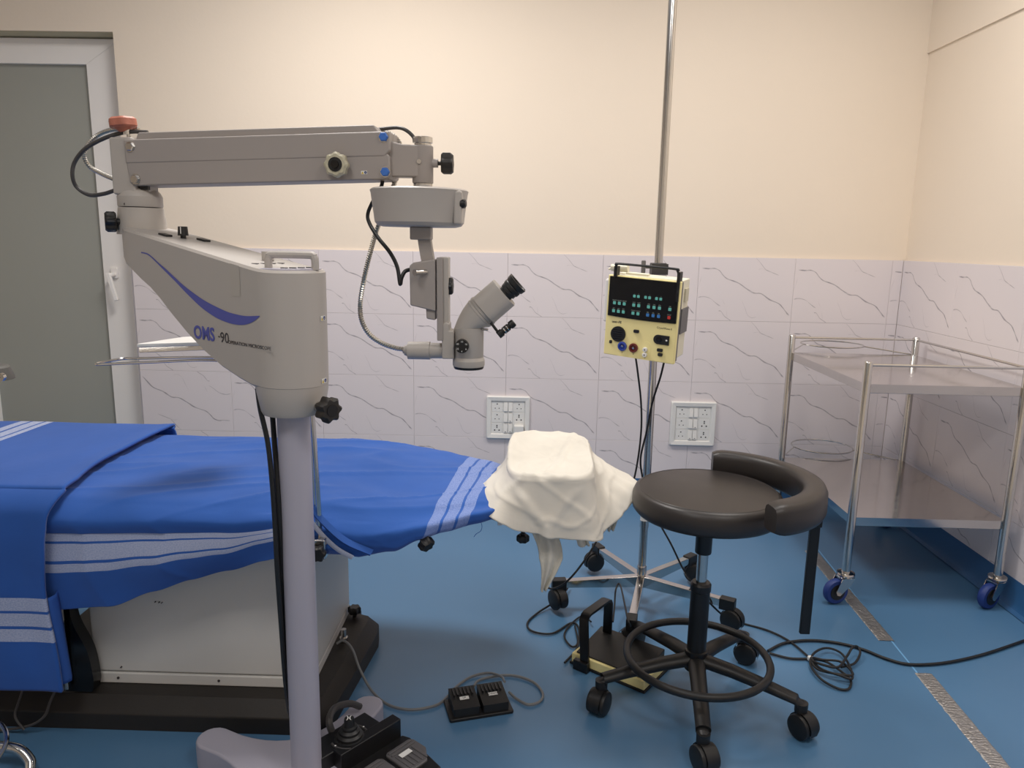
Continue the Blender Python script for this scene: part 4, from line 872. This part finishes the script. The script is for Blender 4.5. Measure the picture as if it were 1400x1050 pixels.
g = G(S_); g.lathe([(.031, .10), (.031, .155), (.026, .157), (.026, .330), (.028, .333), (.028, .350), (.024, .356)], n=32); g.build('column_sleeve', blk_m, st, sharp=25)
g = G(S_); g.lathe([(.0145, .35), (.0145, .45)], n=24); g.build('gas_piston', chrome, st)
g = G(S_); g.lathe([(.021, .440), (.022, .443), (.022, .531)], n=28); g.build('piston_cover', blk_m, st)
def hood_caster(T, parent, r, m_w, m_h, span=.05):
    """twin wheel caster: local origin = stem foot, rolls along local x"""
    g = G(T); g.cyl((0, 0, .0), (0, 0, -.022), .008); ho = []
    for i in range(13):
        a = R(-25 + 230 * i / 12); ho.append([( .012 + math.cos(a) * (r + .003), y, -.042 + .012 + math.sin(a) * (r + .003) - .004) for y in (-span / 2 + .012, -span / 2 + .020, span / 2 - .020, span / 2 - .012)])
    g.grid(ho); g.build('caster_fork', m_h, parent)
    for sy in (-1, 1):
        g = G(T @ Matrix.Translation((.012, sy * (span / 2 - .008), -.034)) @ Matrix.Rotation(R(90), 4, 'X')); g.lathe([(0, -.009 if sy > 0 else -.008), (r * .75, -.009), (r * .95, -.006), (r, 0), (r * .95, .006), (r * .75, .009), (0, .009)], n=28); g.build('caster_wheel', m_w, parent, sharp=40)
for k, (ang, L) in enumerate(((-98, .275), (-29, .282), (47, .285), (119, .285), (193, .272))):
    a = R(ang); dv = Vector((math.cos(a), math.sin(a), 0)); sd = Vector((-dv.y, dv.x, 0)); rows = []
    for i, (t, w_, zc, h) in enumerate(((.02, .024, .128, .036), (.10, .022, .122, .034), (.20, .020, .108, .030), (.27, .019, .096, .026), (L - .008, .018, .088, .024), (L + .008, .012, .084, .018))):
        c = S_ @ (dv * t); c.z = zc; rows.append([c + sd * (w_ * math.cos(2 * math.pi * j / 14)) + Vector((0, 0, h / 2 * math.sin(2 * math.pi * j / 14))) for j in range(14)])
    g = G(); g.grid(rows, True); g.add(rows[-1], [tuple(range(14))]); e_ = S_ @ (dv * L); g.cyl((e_.x, e_.y, .092), (e_.x, e_.y, .066), .017, .0165); lg = g.build('leg', blk, st, sharp=45)
    rot_ = (-70, -60, -30, 150, -120)[k]
    hood_caster(Matrix.Translation((e_.x, e_.y, .068)) @ Matrix.Rotation(R(rot_), 4, 'Z') , lg, .0335, blk, blk, .052)
g = G(S_); g.tube([(.19 * math.cos(R(a)) - .004, .19 * math.sin(R(a)) - .030, .152) for a in range(0, 360, 10)], .0105, n=12, smooth=2, closed=True); fr = g.build('foot_ring', blk, st)

# ================================================================== DRIP STAND
HX, HY = 1.416, -1.134
ds_ = thing('drip_stand', 'chrome drip stand on a five-armed rolling base behind the stool', 'stand', (HX, HY, 0))
g = G(); g.lathe([(.0135, .09), (.0135, 2.45)], n=24, c=(HX, HY, 0)); g.build('pole', chrome, ds_)
g = G(); g.lathe([(.0165, .13), (.0165, .155), (.0145, .16)], n=24, c=(HX, HY, 0)); g.lathe([(.0155, .30), (.0155, .325)], n=24, c=(HX, HY, 0)); g.build('pole_collar', chrome, ds_)
G().cyl((HX, HY, .318), (HX, HY, .340), .0142, n=24).build('pole_label', label_w, ds_)
def stand_caster(e, rot, r, parent):
    T = Matrix.Translation(e) @ Matrix.Rotation(R(rot), 4, 'Z'); hood_caster(T, parent, r, blk, blk, .046)
for ang, L in ((187, .31), (115, .315), (43, .31), (-29, .32), (-104, .315)):
    a = R(ang); T = Matrix.Translation((HX, HY, 0)) @ Matrix.Rotation(a, 4, 'Z')
    g = G(T); g.add([(x, y * w_, z) for x, w_, zl, zh in ((.012, 1, .083, .123), (L - .03, 1, .088, .112)) for y, z in ((-.0125, zl), (.0125, zl), (.0125, zh), (-.0125, zh))], [(0, 1, 5, 4), (1, 2, 6, 5), (2, 3, 7, 6), (3, 0, 4, 7), (0, 3, 2, 1), (4, 5, 6, 7)]); lg = g.build('leg', steel, ds_, bevel=.002)
    G(T).box(L - .045, L + .005, -.016, .016, .078, .117).build('end_cap', blk, lg, bevel=.003)
    e = T @ Vector((L - .012, 0, .082)); stand_caster(e, {187: -60, 115: 200, 43: -10, -29: -40, -104: 40}[ang], .036, lg)
# ================================================================== ELECTROSURGERY UNIT
A_ = atz  # noqa
uy = -1.262; p00 = at(822, 485, uy); p10 = at(915, 492, uy); p01 = at(828, 376, uy)
UW = .232; UH = .252; UD = .13; yaw = R(-29)
eu = thing('electrosurgery_unit', 'pale yellow electrosurgery unit with black key panel clamped to the drip stand', 'medical device', (1.345, -1.255, .903), 0)
eu.matrix_basis = Matrix.Translation((1.347, -1.262, .903)) @ Matrix.Rotation(yaw, 4, 'Z') @ Matrix.Rotation(R(3.2), 4, 'Y') @ Matrix.Rotation(R(4), 4, 'X'); WM[eu.name] = eu.matrix_basis.copy()
E_ = WM[eu.name]; h = UW / 2
FM = E_ @ Matrix.Rotation(R(90), 4, 'X')     # local x right, y up, z out of the front
def P2(x, y): return (x * UW - h, (1 - y) * UH)     # normalised, y down
G(FM).prism([(-h, 0), (h, .0), (h, UH), (-h, UH)], -.012, .004).build('front_plate', yellow, eu, bevel=.003)
G(FM).prism([(-h + .002, .004), (h - .002, .004), (h - .002, UH - .004), (-h + .002, UH - .004)], -.030, -.012).build('mid_band', unit_grey, eu, bevel=.002)
G(FM).prism([(-h + .006, .012), (h - .004, .012), (h - .004, UH), (-h + .006, UH)], -.095, -.030).build('rear_case', ivory, eu, bevel=.003)
g = G(FM); g.box(h - .008, h + .0005, .088, .165, -.094, -.030); g.build('side_recess', unit_grey, eu)
g = G(FM); g.box(h - .006, h + .0008, .185, .225, -.080, -.05); g.build('rating_plate', mat('pale_label', (206, 200, 176), .5), eu)
# key panel with a bowed lower edge
pl = [P2(0.03, .012), P2(.985, .012), P2(.985, .50)] + [P2(.985 - .955 * k / 10, .50 - .0 + .012 * math.sin(math.pi * k / 10) - .028 * k / 10 * 0) for k in range(1, 11)]
G(FM).prism(pl, .004, .008).build('key_panel', blk_g, eu, bevel=.001)
K_ = FM @ Matrix.Translation((0, 0, .008))
def key(x, y, m_, lab, w_=.0095, lw=.009):
    c = P2(x, y); o = G(K_).prism(rounded(c[0] - w_ / 2, c[0] + w_ / 2, c[1] - w_ / 2, c[1] + w_ / 2, .0015, 3), 0, .0012).build('key', m_, eu, bevel=.0003)
    if lab: text(lab, .0048, K_ @ Matrix.Translation((c[0], c[1] + w_ / 2 + .0018, .0003)), green_ink, o, 'key_label', align='CENTER')
    c2 = (c[0], c[1]); 
for x in (.12, .19, .26): key(x, .335, teal, 'MODE'); key(x - .005, .435, teal, 'SET')
for x in (.395, .465): key(x, .335, teal, 'CUT'); key(x - .003, .435, teal, 'COAG')
for x in (.60, .675, .75): key(x, .335, teal, 'ON'); key(x - .003, .435, blue_key, 'SEL')
key(.89, .335, teal, 'OK'); key(.888, .435, red_key, 'STOP')
for x in (.395, .45, .55, .605, .70, .757): key(x, .225, teal, '+' if x in (.45, .605, .757) else '-', .0085)
text('user-FE', .0105, FM @ Matrix.Translation((*P2(.095, .585), .0043)), ink, eu, 'lettering', .0002)
text('CrysoWave II', .0085, FM @ Matrix.Translation((*P2(.73, .585), .0043)), ink, eu, 'lettering')
def disc(x, y, r, z0, z1, m_, name, parent=None, r1=None): c = P2(x, y); return G(FM).lathe([(r, z0), (r1 or r, z1)], n=28, c=(c[0], c[1], 0)).build(name, m_, parent or eu)
disc(.20, .72, .0245, .004, .0085, blk, 'speaker_cover')
for i in range(5):
    c = P2(.20, .72); G(FM).box(c[0] - .016, c[0] + .016, c[1] - .0155 + i * .007, c[1] - .0135 + i * .007, .0085, .0092).build('grille_slat', blk_g, eu)
for x, m_ in ((.275, blue_ring), (.435, brown_ring)):
    c = P2(x, .865); G(FM).prism([(c[0] - .0165, 0.001)] + [(c[0] + .0165 * math.cos(R(180 - a)), c[1] + .004 + .0165 * math.sin(R(180 - a))) for a in range(0, 181, 15)] + [(c[0] + .0165, .001)], .0035, .0046).build('socket_recess', yellow, eu)
    o = G(FM).lathe([(.0135, .004), (.0145, .006), (.0145, .011), (.010, .012), (.008, .006), (0, .006)], n=28, c=(c[0], c[1], 0)).build('socket', m_, eu, sharp=30)
    G(FM).lathe([(.0035, .005), (.0035, .0105), (0, .0108)], n=16, c=(c[0], c[1], 0)).build('socket_pin', chrome, o)
    text('1' if x < .3 else '2', .008, FM @ Matrix.Translation((c[0], .012, .005)), ink, eu, 'lettering', align='CENTER')
c = P2(.60, .87); G(FM).prism([(c[0] - .0165, 0.001)] + [(c[0] + .0165 * math.cos(R(180 - a)), c[1] + .010 + .0165 * math.sin(R(180 - a))) for a in range(0, 181, 15)] + [(c[0] + .0165, .001)], .0035, .0046).build('socket_recess', yellow, eu)
for y in (.865, .93):
    c = P2(.60, y); o = G(FM).lathe([(.0075, .004), (.0075, .011), (.006, .012), (0, .0122)], n=24, c=(c[0], c[1], 0)).build('white_socket', white_pl, eu, sharp=30); G(FM).lathe([(.0022, .0122), (0, .0128)], n=12, c=(c[0], c[1], 0)).build('socket_hole', ink, o)
text('3', .008, FM @ Matrix.Translation((P2(.60, .9)[0], .006, .005)), ink, eu, 'lettering', align='CENTER')
c0 = P2(.70, .66); c1 = P2(.915, .775); r_ = (c0[1] - c1[1]) / 2
g = G(FM); g.prism([(c1[0], c1[1]), (c1[0], c0[1])] + [(c0[0] + r_ - r_ * math.sin(R(a)), (c0[1] + c1[1]) / 2 + r_ * math.cos(R(a))) for a in range(0, 181, 15)], .004, .0075); sw = g.build('output_panel', blk, eu, bevel=.0006)
G(FM).lathe([(.009, .0075), (.009, .009), (0, .0095)], n=24, c=(c0[0] + .018, (c0[1] + c1[1]) / 2, 0)).build('output_socket', blk_g, sw); G(FM).lathe([(.003, .0075), (0, .010)], n=12, c=(c1[0] - .008, (c0[1] + c1[1]) / 2, 0)).build('indicator_lamp', label_w, sw)
for x, y, w_ in ((.455, .655, .009), (.10, .83, .0045), (.80, .845, .009), (.81, .90, .0075)):
    c = P2(x, y); G(FM).prism(rounded(c[0] - w_, c[0] + w_, c[1] - .005, c[1] + .005, .003, 3), .004, .0085).build('clip', blk, eu, bevel=.0008)
# carrying frame
g = G(E_); g.tube([(-h + .024, -.012, UH - .004), (-h + .024, -.012, UH + .022), (-h + .028, -.012, UH + .032), (-h + .038, -.012, UH + .037), (h - .022, -.012, UH + .037), (h - .012, -.012, UH + .032), (h - .008, -.012, UH + .022), (h - .008, -.012, UH - .004)], .0036, n=8, smooth=4); 
g.box(-h + .020, -h + .030, -.012, .012, UH - .002, UH + .028); g.box(h - .010, h - .003, -.010, .014, UH - .06, UH + .028); g.build('carry_frame', blk, eu)
# clamp on the pole
g = G(); g.lathe([(.015, 1.158), (.0255, 1.158), (.027, 1.162), (.027, 1.193), (.0255, 1.196), (.015, 1.196)], n=28, c=(HX, HY, 0)); g.box(HX - .026, HX + .026, HY - .036, HY - .01, 1.160, 1.194); g.build('pole_clamp', unit_grey if False else mat('dark_grey_clamp', (58, 56, 58), .5), eu)
g = G(); g.cyl((HX - .022, HY - .008, 1.183), (HX - .042, HY - .010, 1.183), .005); g.box(HX - .056, HX - .042, HY - .014, HY - .006, 1.163, 1.204); g.build('clamp_wing', unit_grey, eu, bevel=.003)
G().box(HX - .02, HX + .02, HY - .06, HY - .014, 1.0, 1.16).build('mounting_plate', unit_grey, eu, bevel=.003)
# white reservoir hung on the left side and handpiece lying on top
g = G(E_); g.prism(rounded(-h - .030, -h + .055, .035, .100, .014), .095, UH - .012, ztop=lambda x, y: UH - .010 if x > -h - .015 else UH - .020); o = g.build('reservoir', mat('white_translucent_tank', (232, 230, 228), .4), None, bevel=.006, seg=3)
tag(o, 'white plastic tank hanging behind the left side of the yellow unit', 'tank')
g = G(E_); g.tube([(-h - .012, .045, UH + .016), (-h + .045, .045, UH + .018)], .014, n=8, smooth=0, flat=.8); g.box(-h + .04, -h + .115, .035, .052, UH - .003, UH + .008); g.cyl((-h - .022, .045, UH + .010), (-h - .012, .045, UH + .014), .004); o = g.build('handpiece', ivory, None, bevel=.003)
tag(o, 'ivory handpiece lying on top of the yellow electrosurgery unit', 'handpiece')
# unit leads
g = G(); g.tube([at(869, 488, -1.235), at(872, 510, -1.22), at(876, 545, -1.17), at(877, 580, -1.16), at(874, 615, -1.16), at(868, 650, -1.17), at(862, 665, -1.18), at(845, 690, -1.25), at(826, 722, -1.32), at(800, 765, -1.38), at(775, 795, -1.40), at(755, 805, -1.36), at(744, 798, -1.32), at(741, 790, -1.28)], .0032)
tag(g.build('footswitch_lead', rubber), 'thin black lead running from the yellow unit down behind the towel to the left caster', 'cable')
g = G(); g.tube([at(909, 490, -1.235), at(903, 515, -1.22), at(892, 550, -1.19), at(884, 590, -1.17), at(876, 625, -1.165), at(878, 650, -1.165), at(886, 680, -1.17), at(900, 712, -1.19), at(918, 745, -1.21), at(934, 778, -1.20), at(950, 802, -1.20), atz(968, 822, .10), atz(990, 842, .03), atz(1015, 852, .005), atz(1050, 862, .005), atz(1080, 877, .005), atz(1108, 900, .006)], .0033)
tag(g.build('unit_power_cord', rubber), 'black cord hanging from the yellow unit, passing behind the stool seat', 'cable')
# coiled mains cord with white tie
g = G(); cz = .006; q = lambda u, v, z=.006: atz(u, v, z)
g.tube([q(1052, 893), q(1080, 900), q(1108, 901), q(1130, 905, .012), q(1150, 918, .014), q(1163, 930, .01), q(1160, 942), q(1145, 941), q(1122, 928, .01), q(1108, 908, .014), q(1113, 893, .018), q(1130, 886, .016), q(1150, 893, .014), q(1162, 912, .02), q(1165, 928, .018), q(1150, 924, .02), q(1122, 914, .02), q(1110, 900, .02), q(1125, 902, .016), q(1150, 905, .02), q(1166, 921, .022), q(1155, 923, .02), q(1120, 916, .016), q(1110, 904, .022), q(1125, 909, .03), q(1146, 912, .03), q(1158, 897, .03), q(1165, 886, .035), q(1172, 884, .03), q(1176, 893, .02), q(1168, 907, .012), q(1150, 912, .02)], .0036, smooth=6)
cc = g.build('coiled_cord', rubber); tag(cc, 'black cord coiled into a loose bundle with a white tie on the floor', 'cable')
g = G(); p = q(1108, 900, .012); g.lathe([(.006, -.008), (.009, -.004), (.008, .004), (.005, .008)], Matrix.Translation(p) @ frame((1, .2, 0)), 10); g.build('white_tie', white_pl, cc)
g = G(); g.tube([q(1050, 890), q(1070, 880), q(1095, 876), q(1120, 876), q(1150, 880), q(1180, 888), q(1210, 900), q(1240, 908), q(1275, 908), q(1310, 903), q(1350, 893), q(1400, 876), q(1440, 862)], .0045)
tag(g.build('power_cord', rubber), 'thick black cord running over the taped floor to the right edge', 'cable')
# lead loops round the yellow pedal
g = G(); g.tube([q(752, 792, .03), q(770, 805, .02), q(778, 800, .02), q(765, 818, .02), q(735, 838), q(721, 852), q(728, 863), q(755, 866), q(780, 852), q(790, 856), q(792, 870), q(788, 888), q(772, 906)], .0034)
g.tube([q(862, 856, .15), q(858, 845, .2), q(848, 800, .12), q(842, 806, .10), q(840, 830, .06), q(838, 850, .05)], .003)
g.tube([q(808, 850, .02), q(800, 843), q(790, 845), q(775, 860), q(772, 872), q(782, 884), q(790, 878), q(786, 856)], .003)
tag(g.build('pedal_lead', rubber), 'thin black lead looping on the floor around the yellow foot pedal', 'cable')
# ================================================================== YELLOW FOOT PEDAL
yd = Vector((1.364 - 1.15, -1.655 + 1.50, 0)); ya_ = math.atan2(yd.y, yd.x)
yp = thing('yellow_foot_pedal', 'pale yellow foot pedal with black treadle and black guard handle under the stool', 'foot pedal', (1.155, -1.50, 0), ya_)
Y_ = WM[yp.name]
G(Y_).box(.0, .245, .0, .165, .006, .036).build('housing', yellow, yp, bevel=.004)
G(Y_).box(-.004, .249, -.004, .169, 0, .008).build('base_plate', blk, yp, bevel=.002)
g = G(Y_); g.add([(.012, .008, .036), (.232, .008, .036), (.232, .155, .036), (.012, .155, .036), (.012, .008, .040), (.232, .008, .040), (.232, .155, .062), (.012, .155, .062)], [(3, 2, 1, 0), (4, 5, 6, 7), (0, 1, 5, 4), (1, 2, 6, 5), (2, 3, 7, 6), (3, 0, 4, 7)]); g.build('treadle', blk, yp, bevel=.002)
g = G(Y_); rows = []
for p_ in [(.045, -.012, .0), (.045, -.012, .16), (.045, .0, .178), (.045, .12, .178), (.045, .135, .165), (.045, .135, .04)]: rows.append([(p_[0] - .013, p_[1] + (.0), p_[2]), (p_[0] + .013, p_[1], p_[2])])
tk = .004
for (a, b) in zip(rows, rows[1:]):
    pass
path = [Vector((.055, -.010, .004)), Vector((.045, -.010, .160)), Vector((.045, -.002, .172)), Vector((.045, .010, .176)), Vector((.045, .115, .176)), Vector((.045, .127, .172)), Vector((.045, .135, .160)), Vector((.045, .135, .045))]
R_ = []
for i, p_ in enumerate(path):
    t = (path[min(i + 1, len(path) - 1)] - path[max(i - 1, 0)]).normalized(); nn_ = Vector((0, -t.z, t.y)); R_.append([p_ + Vector((-.014, 0, 0)) + nn_ * tk, p_ + Vector((.014, 0, 0)) + nn_ * tk, p_ + Vector((.014, 0, 0)) - nn_ * tk, p_ + Vector((-.014, 0, 0)) - nn_ * tk])
g.grid(R_, True); g.add(R_[0], [(0, 1, 2, 3)]); g.add(R_[-1], [(3, 2, 1, 0)]); g.build('guard_handle', blk_m, yp, sharp=40)
G(Y_).box(.02, .07, -.024, -.006, .0, .032).build('guard_foot', blk_m, yp, bevel=.003)

# ================================================================== STEEL TROLLEY
tr = thing('instrument_trolley', 'two-shelf stainless steel trolley with blue wheels in the corner', 'trolley', (2.43, -.68, 0))
TX0, TX1, TY0, TY1 = 2.158, 2.695, -1.05, -.305
for k, (x, y) in enumerate(((TX0, TY0), (TX1, TY0), (TX0, TY1), (TX1, TY1))):
    g = G(); g.lathe([(.0145, .105), (.0145, .874), (.012, .878), (0, .879)], n=24, c=(x, y, 0)); po = g.build('post', chrome, tr)
    rot = (195, 205, 150, 170)[k]; T = Matrix.Translation((x, y, 0)) @ Matrix.Rotation(R(rot), 4, 'Z')
    g = G(T); g.lathe([(.030, .106), (.032, .110), (.030, .116), (.018, .118)], n=24); g.lathe([(.024, .098), (.028, .101), (.024, .105)], n=24)
    for sy in (-1, 1):
        y0 = sy * .021; g.prism([(-.024, .100), (.026, .100), (.048, .052), (.043, .040), (.032, .036), (.022, .044), (-.014, .078)], -.0016, .0016, Matrix.Translation((0, y0, 0)) @ Matrix.Rotation(R(90), 4, 'X'))
    g.box(-.024, .026, -.021, .021, .096, .100); ca_ = g.build('caster_fork', steel, po, sharp=30)
    W_ = T @ Matrix.Translation((.035, 0, .0465)) @ Matrix.Rotation(R(90), 4, 'X')
    g = G(W_); g.lathe([(.028, -.013), (.042, -.013), (.0455, -.008), (.0465, 0), (.0455, .008), (.042, .013), (.028, .013)], n=36); g.build('caster_tyre', wheel_blue, po, sharp=40)
    g = G(W_); g.lathe([(0, -.0165), (.010, -.0165), (.012, -.0145), (.029, -.0145), (.029, .0145), (.012, .0145), (.010, .0165), (0, .0165)], n=28); g.build('wheel_hub', blk, po, sharp=30)
def shelf(z, name):
    e = .006; g = G(); o = [(TX0, TY0), (TX1, TY0), (TX1, TY1), (TX0, TY1)]; i = [(TX0 + .01, TY0 + .01), (TX1 - .01, TY0 + .01), (TX1 - .01, TY1 - .01), (TX0 + .01, TY1 - .01)]
    g.grid([[(x, y, z - .030) for x, y in i], [(x, y, z - .032) for x, y in o], [(x, y, z) for x, y in o]], True); g.add([(x, y, z) for x, y in o], [(0, 1, 2, 3)])
    return g.build(name, steel, tr, bevel=.0025)
shelf(.800, 'top_shelf'); shelf(.322, 'bottom_shelf')
for a, b in (((TX0, TY1), (TX1, TY1)), ((TX1, TY1), (TX1, TY0)), ((TX0, TY0), (TX1, TY0))):
    g = G(); g.cyl((*a, .866), (*b, .866), .0048, n=12); g.build('guard_rail', chrome, tr)
for z, zx in ((.822, 0), (.340, 0)):
    cxr, cyr = 2.39, -.165; g = G(); g.tube([(cxr + .135 * math.cos(R(a)), cyr + .125 * math.sin(R(a)), z) for a in range(0, 360, 15)], .0032, n=8, smooth=3, closed=True)
    g.tube([(TX0, TY1, z - .02), (cxr - .135, cyr - .02, z)], .0028, smooth=0); g.tube([(cxr + .12, cyr - .06, z), (TX1, TY1, z - .022)], .0028, smooth=0); g.build('bowl_ring', chrome, tr)
# floor tape
def tape(name, pts, label, wd=.051):
    A, B = Vector(pts[0]), Vector(pts[1]); d = (B - A); L = d.length; d.normalize(); n = Vector((-d.y, d.x, 0)); rows = []
    N = max(8, int(L / .006))
    for i in range(N + 1):
        c = A + d * (L * i / N); row = []
        for j in range(17):
            u = (j / 16 - .5); e = noise.noise(Vector((i * .31, 5 if j < 8 else 9, 2))) * .0022 if j in (0, 16) else 0
            z = .0010 + abs(noise.noise(Vector((c.x * 40 + u * 3, c.y * 60, u * 9)))) * .0022 + max(0, noise.noise(Vector((c.y * 150 + u * 22, u * 5 + c.x * 20, 4)))) * .0020
            if j in (0, 16): z = .0003
            row.append(c + n * (u * wd + e) + Vector((0, 0, z)))
        rows.append(row)
    o = G().grid(rows).build(name, tape_s, None, sharp=180, fixn=False)
    if o.data.polygons[0].normal.z < 0: o.data.flip_normals()
    tag(o, label, 'tape', 'silver tape strips stuck on the blue floor'); return o
a0 = (atz(1117, 752, 0) + atz(1100, 755, 0)) / 2; a1 = (atz(1225, 878, 0) + atz(1200, 875, 0)) / 2; b0 = (atz(1250, 920, 0) + atz(1275, 922, 0)) / 2; b1 = (atz(1355, 1050, 0) + atz(1382, 1050, 0)) / 2
b1 = b0 + (b1 - b0) * 1.35
tape('floor_tape', (a0, a1), 'dark silver tape strip on the floor leading under the trolley wheel'); tape('floor_tape', (b0, b1), 'crumpled silver tape strip on the floor at the lower right corner')

# ================================================================== DRAPE FRAME CLAMPED TO THE TABLE
dfm = thing('drape_frame', 'chrome rod clamped to the bed side carrying a slim wire loop behind the microscope housing', 'frame', (.525, -1.925, 0))
g = G(); g.tube([(.527, -1.935, .545), (.523, -1.935, .70), (.517, -1.935, .86), (.515, -1.935, .95), (.49, -1.930, .972), (.42, -1.92, .972)], .006, smooth=4); g.build('rod', chrome, dfm)
g = G(); g.tube([(.516, -1.920, .56), (.510, -1.920, .70), (.506, -1.92, .88)], .0035, smooth=2); g.build('thin_rod', chrome, dfm)
g = G(); z = .968; g.tube([(.42, -1.92, z + .004), atz(289, 492.5, z + .001), atz(210, 495, z), atz(150, 497.6, z), atz(133, 498.2, z), atz(134, 496.6, z), atz(150, 493.4, z), atz(171, 490.2, z), atz(200, 489.8, z), atz(286, 488.6, z), (.42, -1.84, z)], .0032, smooth=6); g.build('wire_loop', chrome, dfm)
G().box(.512, .545, -1.965, -1.925, .525, .573).build('rail_clamp', chrome, dfm, bevel=.003)
g = G(); star_knob(g, Matrix.Translation((.530, -1.968, .546)) @ frame((.15, -1, 0)), .0195, .022, 6, .2); g.build('clamp_knob', blk, dfm)
G().box(.555, .60, -1.93, -1.90, .535, .575).build('rail_end', cab_white, dfm, bevel=.002)
# white side board with steel edge
sb = thing('side_tray', 'white tapering board with a brushed steel edge behind the microscope housing', 'tray', (.2, -1.75, .99))
g = G(); pts = [atz(186.5, 470, .992), atz(250, 460.5, .992), atz(330, 457, .992), atz(330, 466, .992)]
p0, p1, p2, p3 = pts; g.prism([(p0.x, p0.y), (p1.x, p1.y), (p2.x, p2.y), (p3.x, p3.y)], .983, .992); g.build('board', white_pl, sb, bevel=.002)
a = atz(190, 475.5, .981); b = atz(330, 470, .981); d_ = (b - a).normalized(); n_ = Vector((-d_.y, d_.x, 0))
g = G(); g.prism([(q_.x, q_.y) for q_ in (a, b, b + n_ * .05, a + n_ * .05)], .968, .982); g.build('steel_edge', steel, sb, bevel=.001)
g = G(); g.tube([(.30, -1.72, .975), (.42, -1.86, .972), (.50, -1.925, .965)], .006, smooth=3); g.build('support_arm', chrome, sb)
# ================================================================== LEFT EDGE: stand with chrome foot
ls_ = thing('side_stand', 'chrome-footed stand cut by the left edge of the picture', 'stand', (-.26, -2.10, 0))
g = G(); g.tube([(-.33, -2.02, .05), (-.25, -2.025, .058), (-.19, -2.02, .050), (-.155, -2.03, .028), (-.145, -2.045, .012)], .0125, n=14); g.build('foot_tube', chrome, ls_)
g = G(); g.tube([atz(-60, 1060, .06), atz(-20, 1055, .07), atz(2, 1030, .08), atz(9, 1010, .09), atz(5, 995, .095), atz(-8, 985, .095), atz(-40, 980, .09)], .0055, n=10); g.build('ring_tube', chrome, ls_)
g = G(); g.tube([(-.33, -2.02, .05), (-.33, -2.02, .95), (-.30, -2.06, .975), (-.12, -2.11, .975)], .012, n=12, smooth=3); g.build('upright', chrome, ls_)
pc = at(-5, 509, -2.11); g = G(); g.lathe([(0, -.014), (.038, -.014), (.037, -.008), (.031, .010), (.026, .014), (0, .015)], n=32, c=(pc.x - .008, pc.y, pc.z)); pk = g.build('end_puck', mat('grey_rubber_puck', (98, 96, 92), .6), ls_, sharp=30)
g = G(); q_ = at(3, 515, -2.15); g.cyl(q_, q_ + Vector((0, -.008, 0)), .0085); g.cyl(q_ + Vector((0, -.008, 0)), q_ + Vector((0, -.0085, 0)), .002, n=8); g.build('end_bolt', chrome, pk)
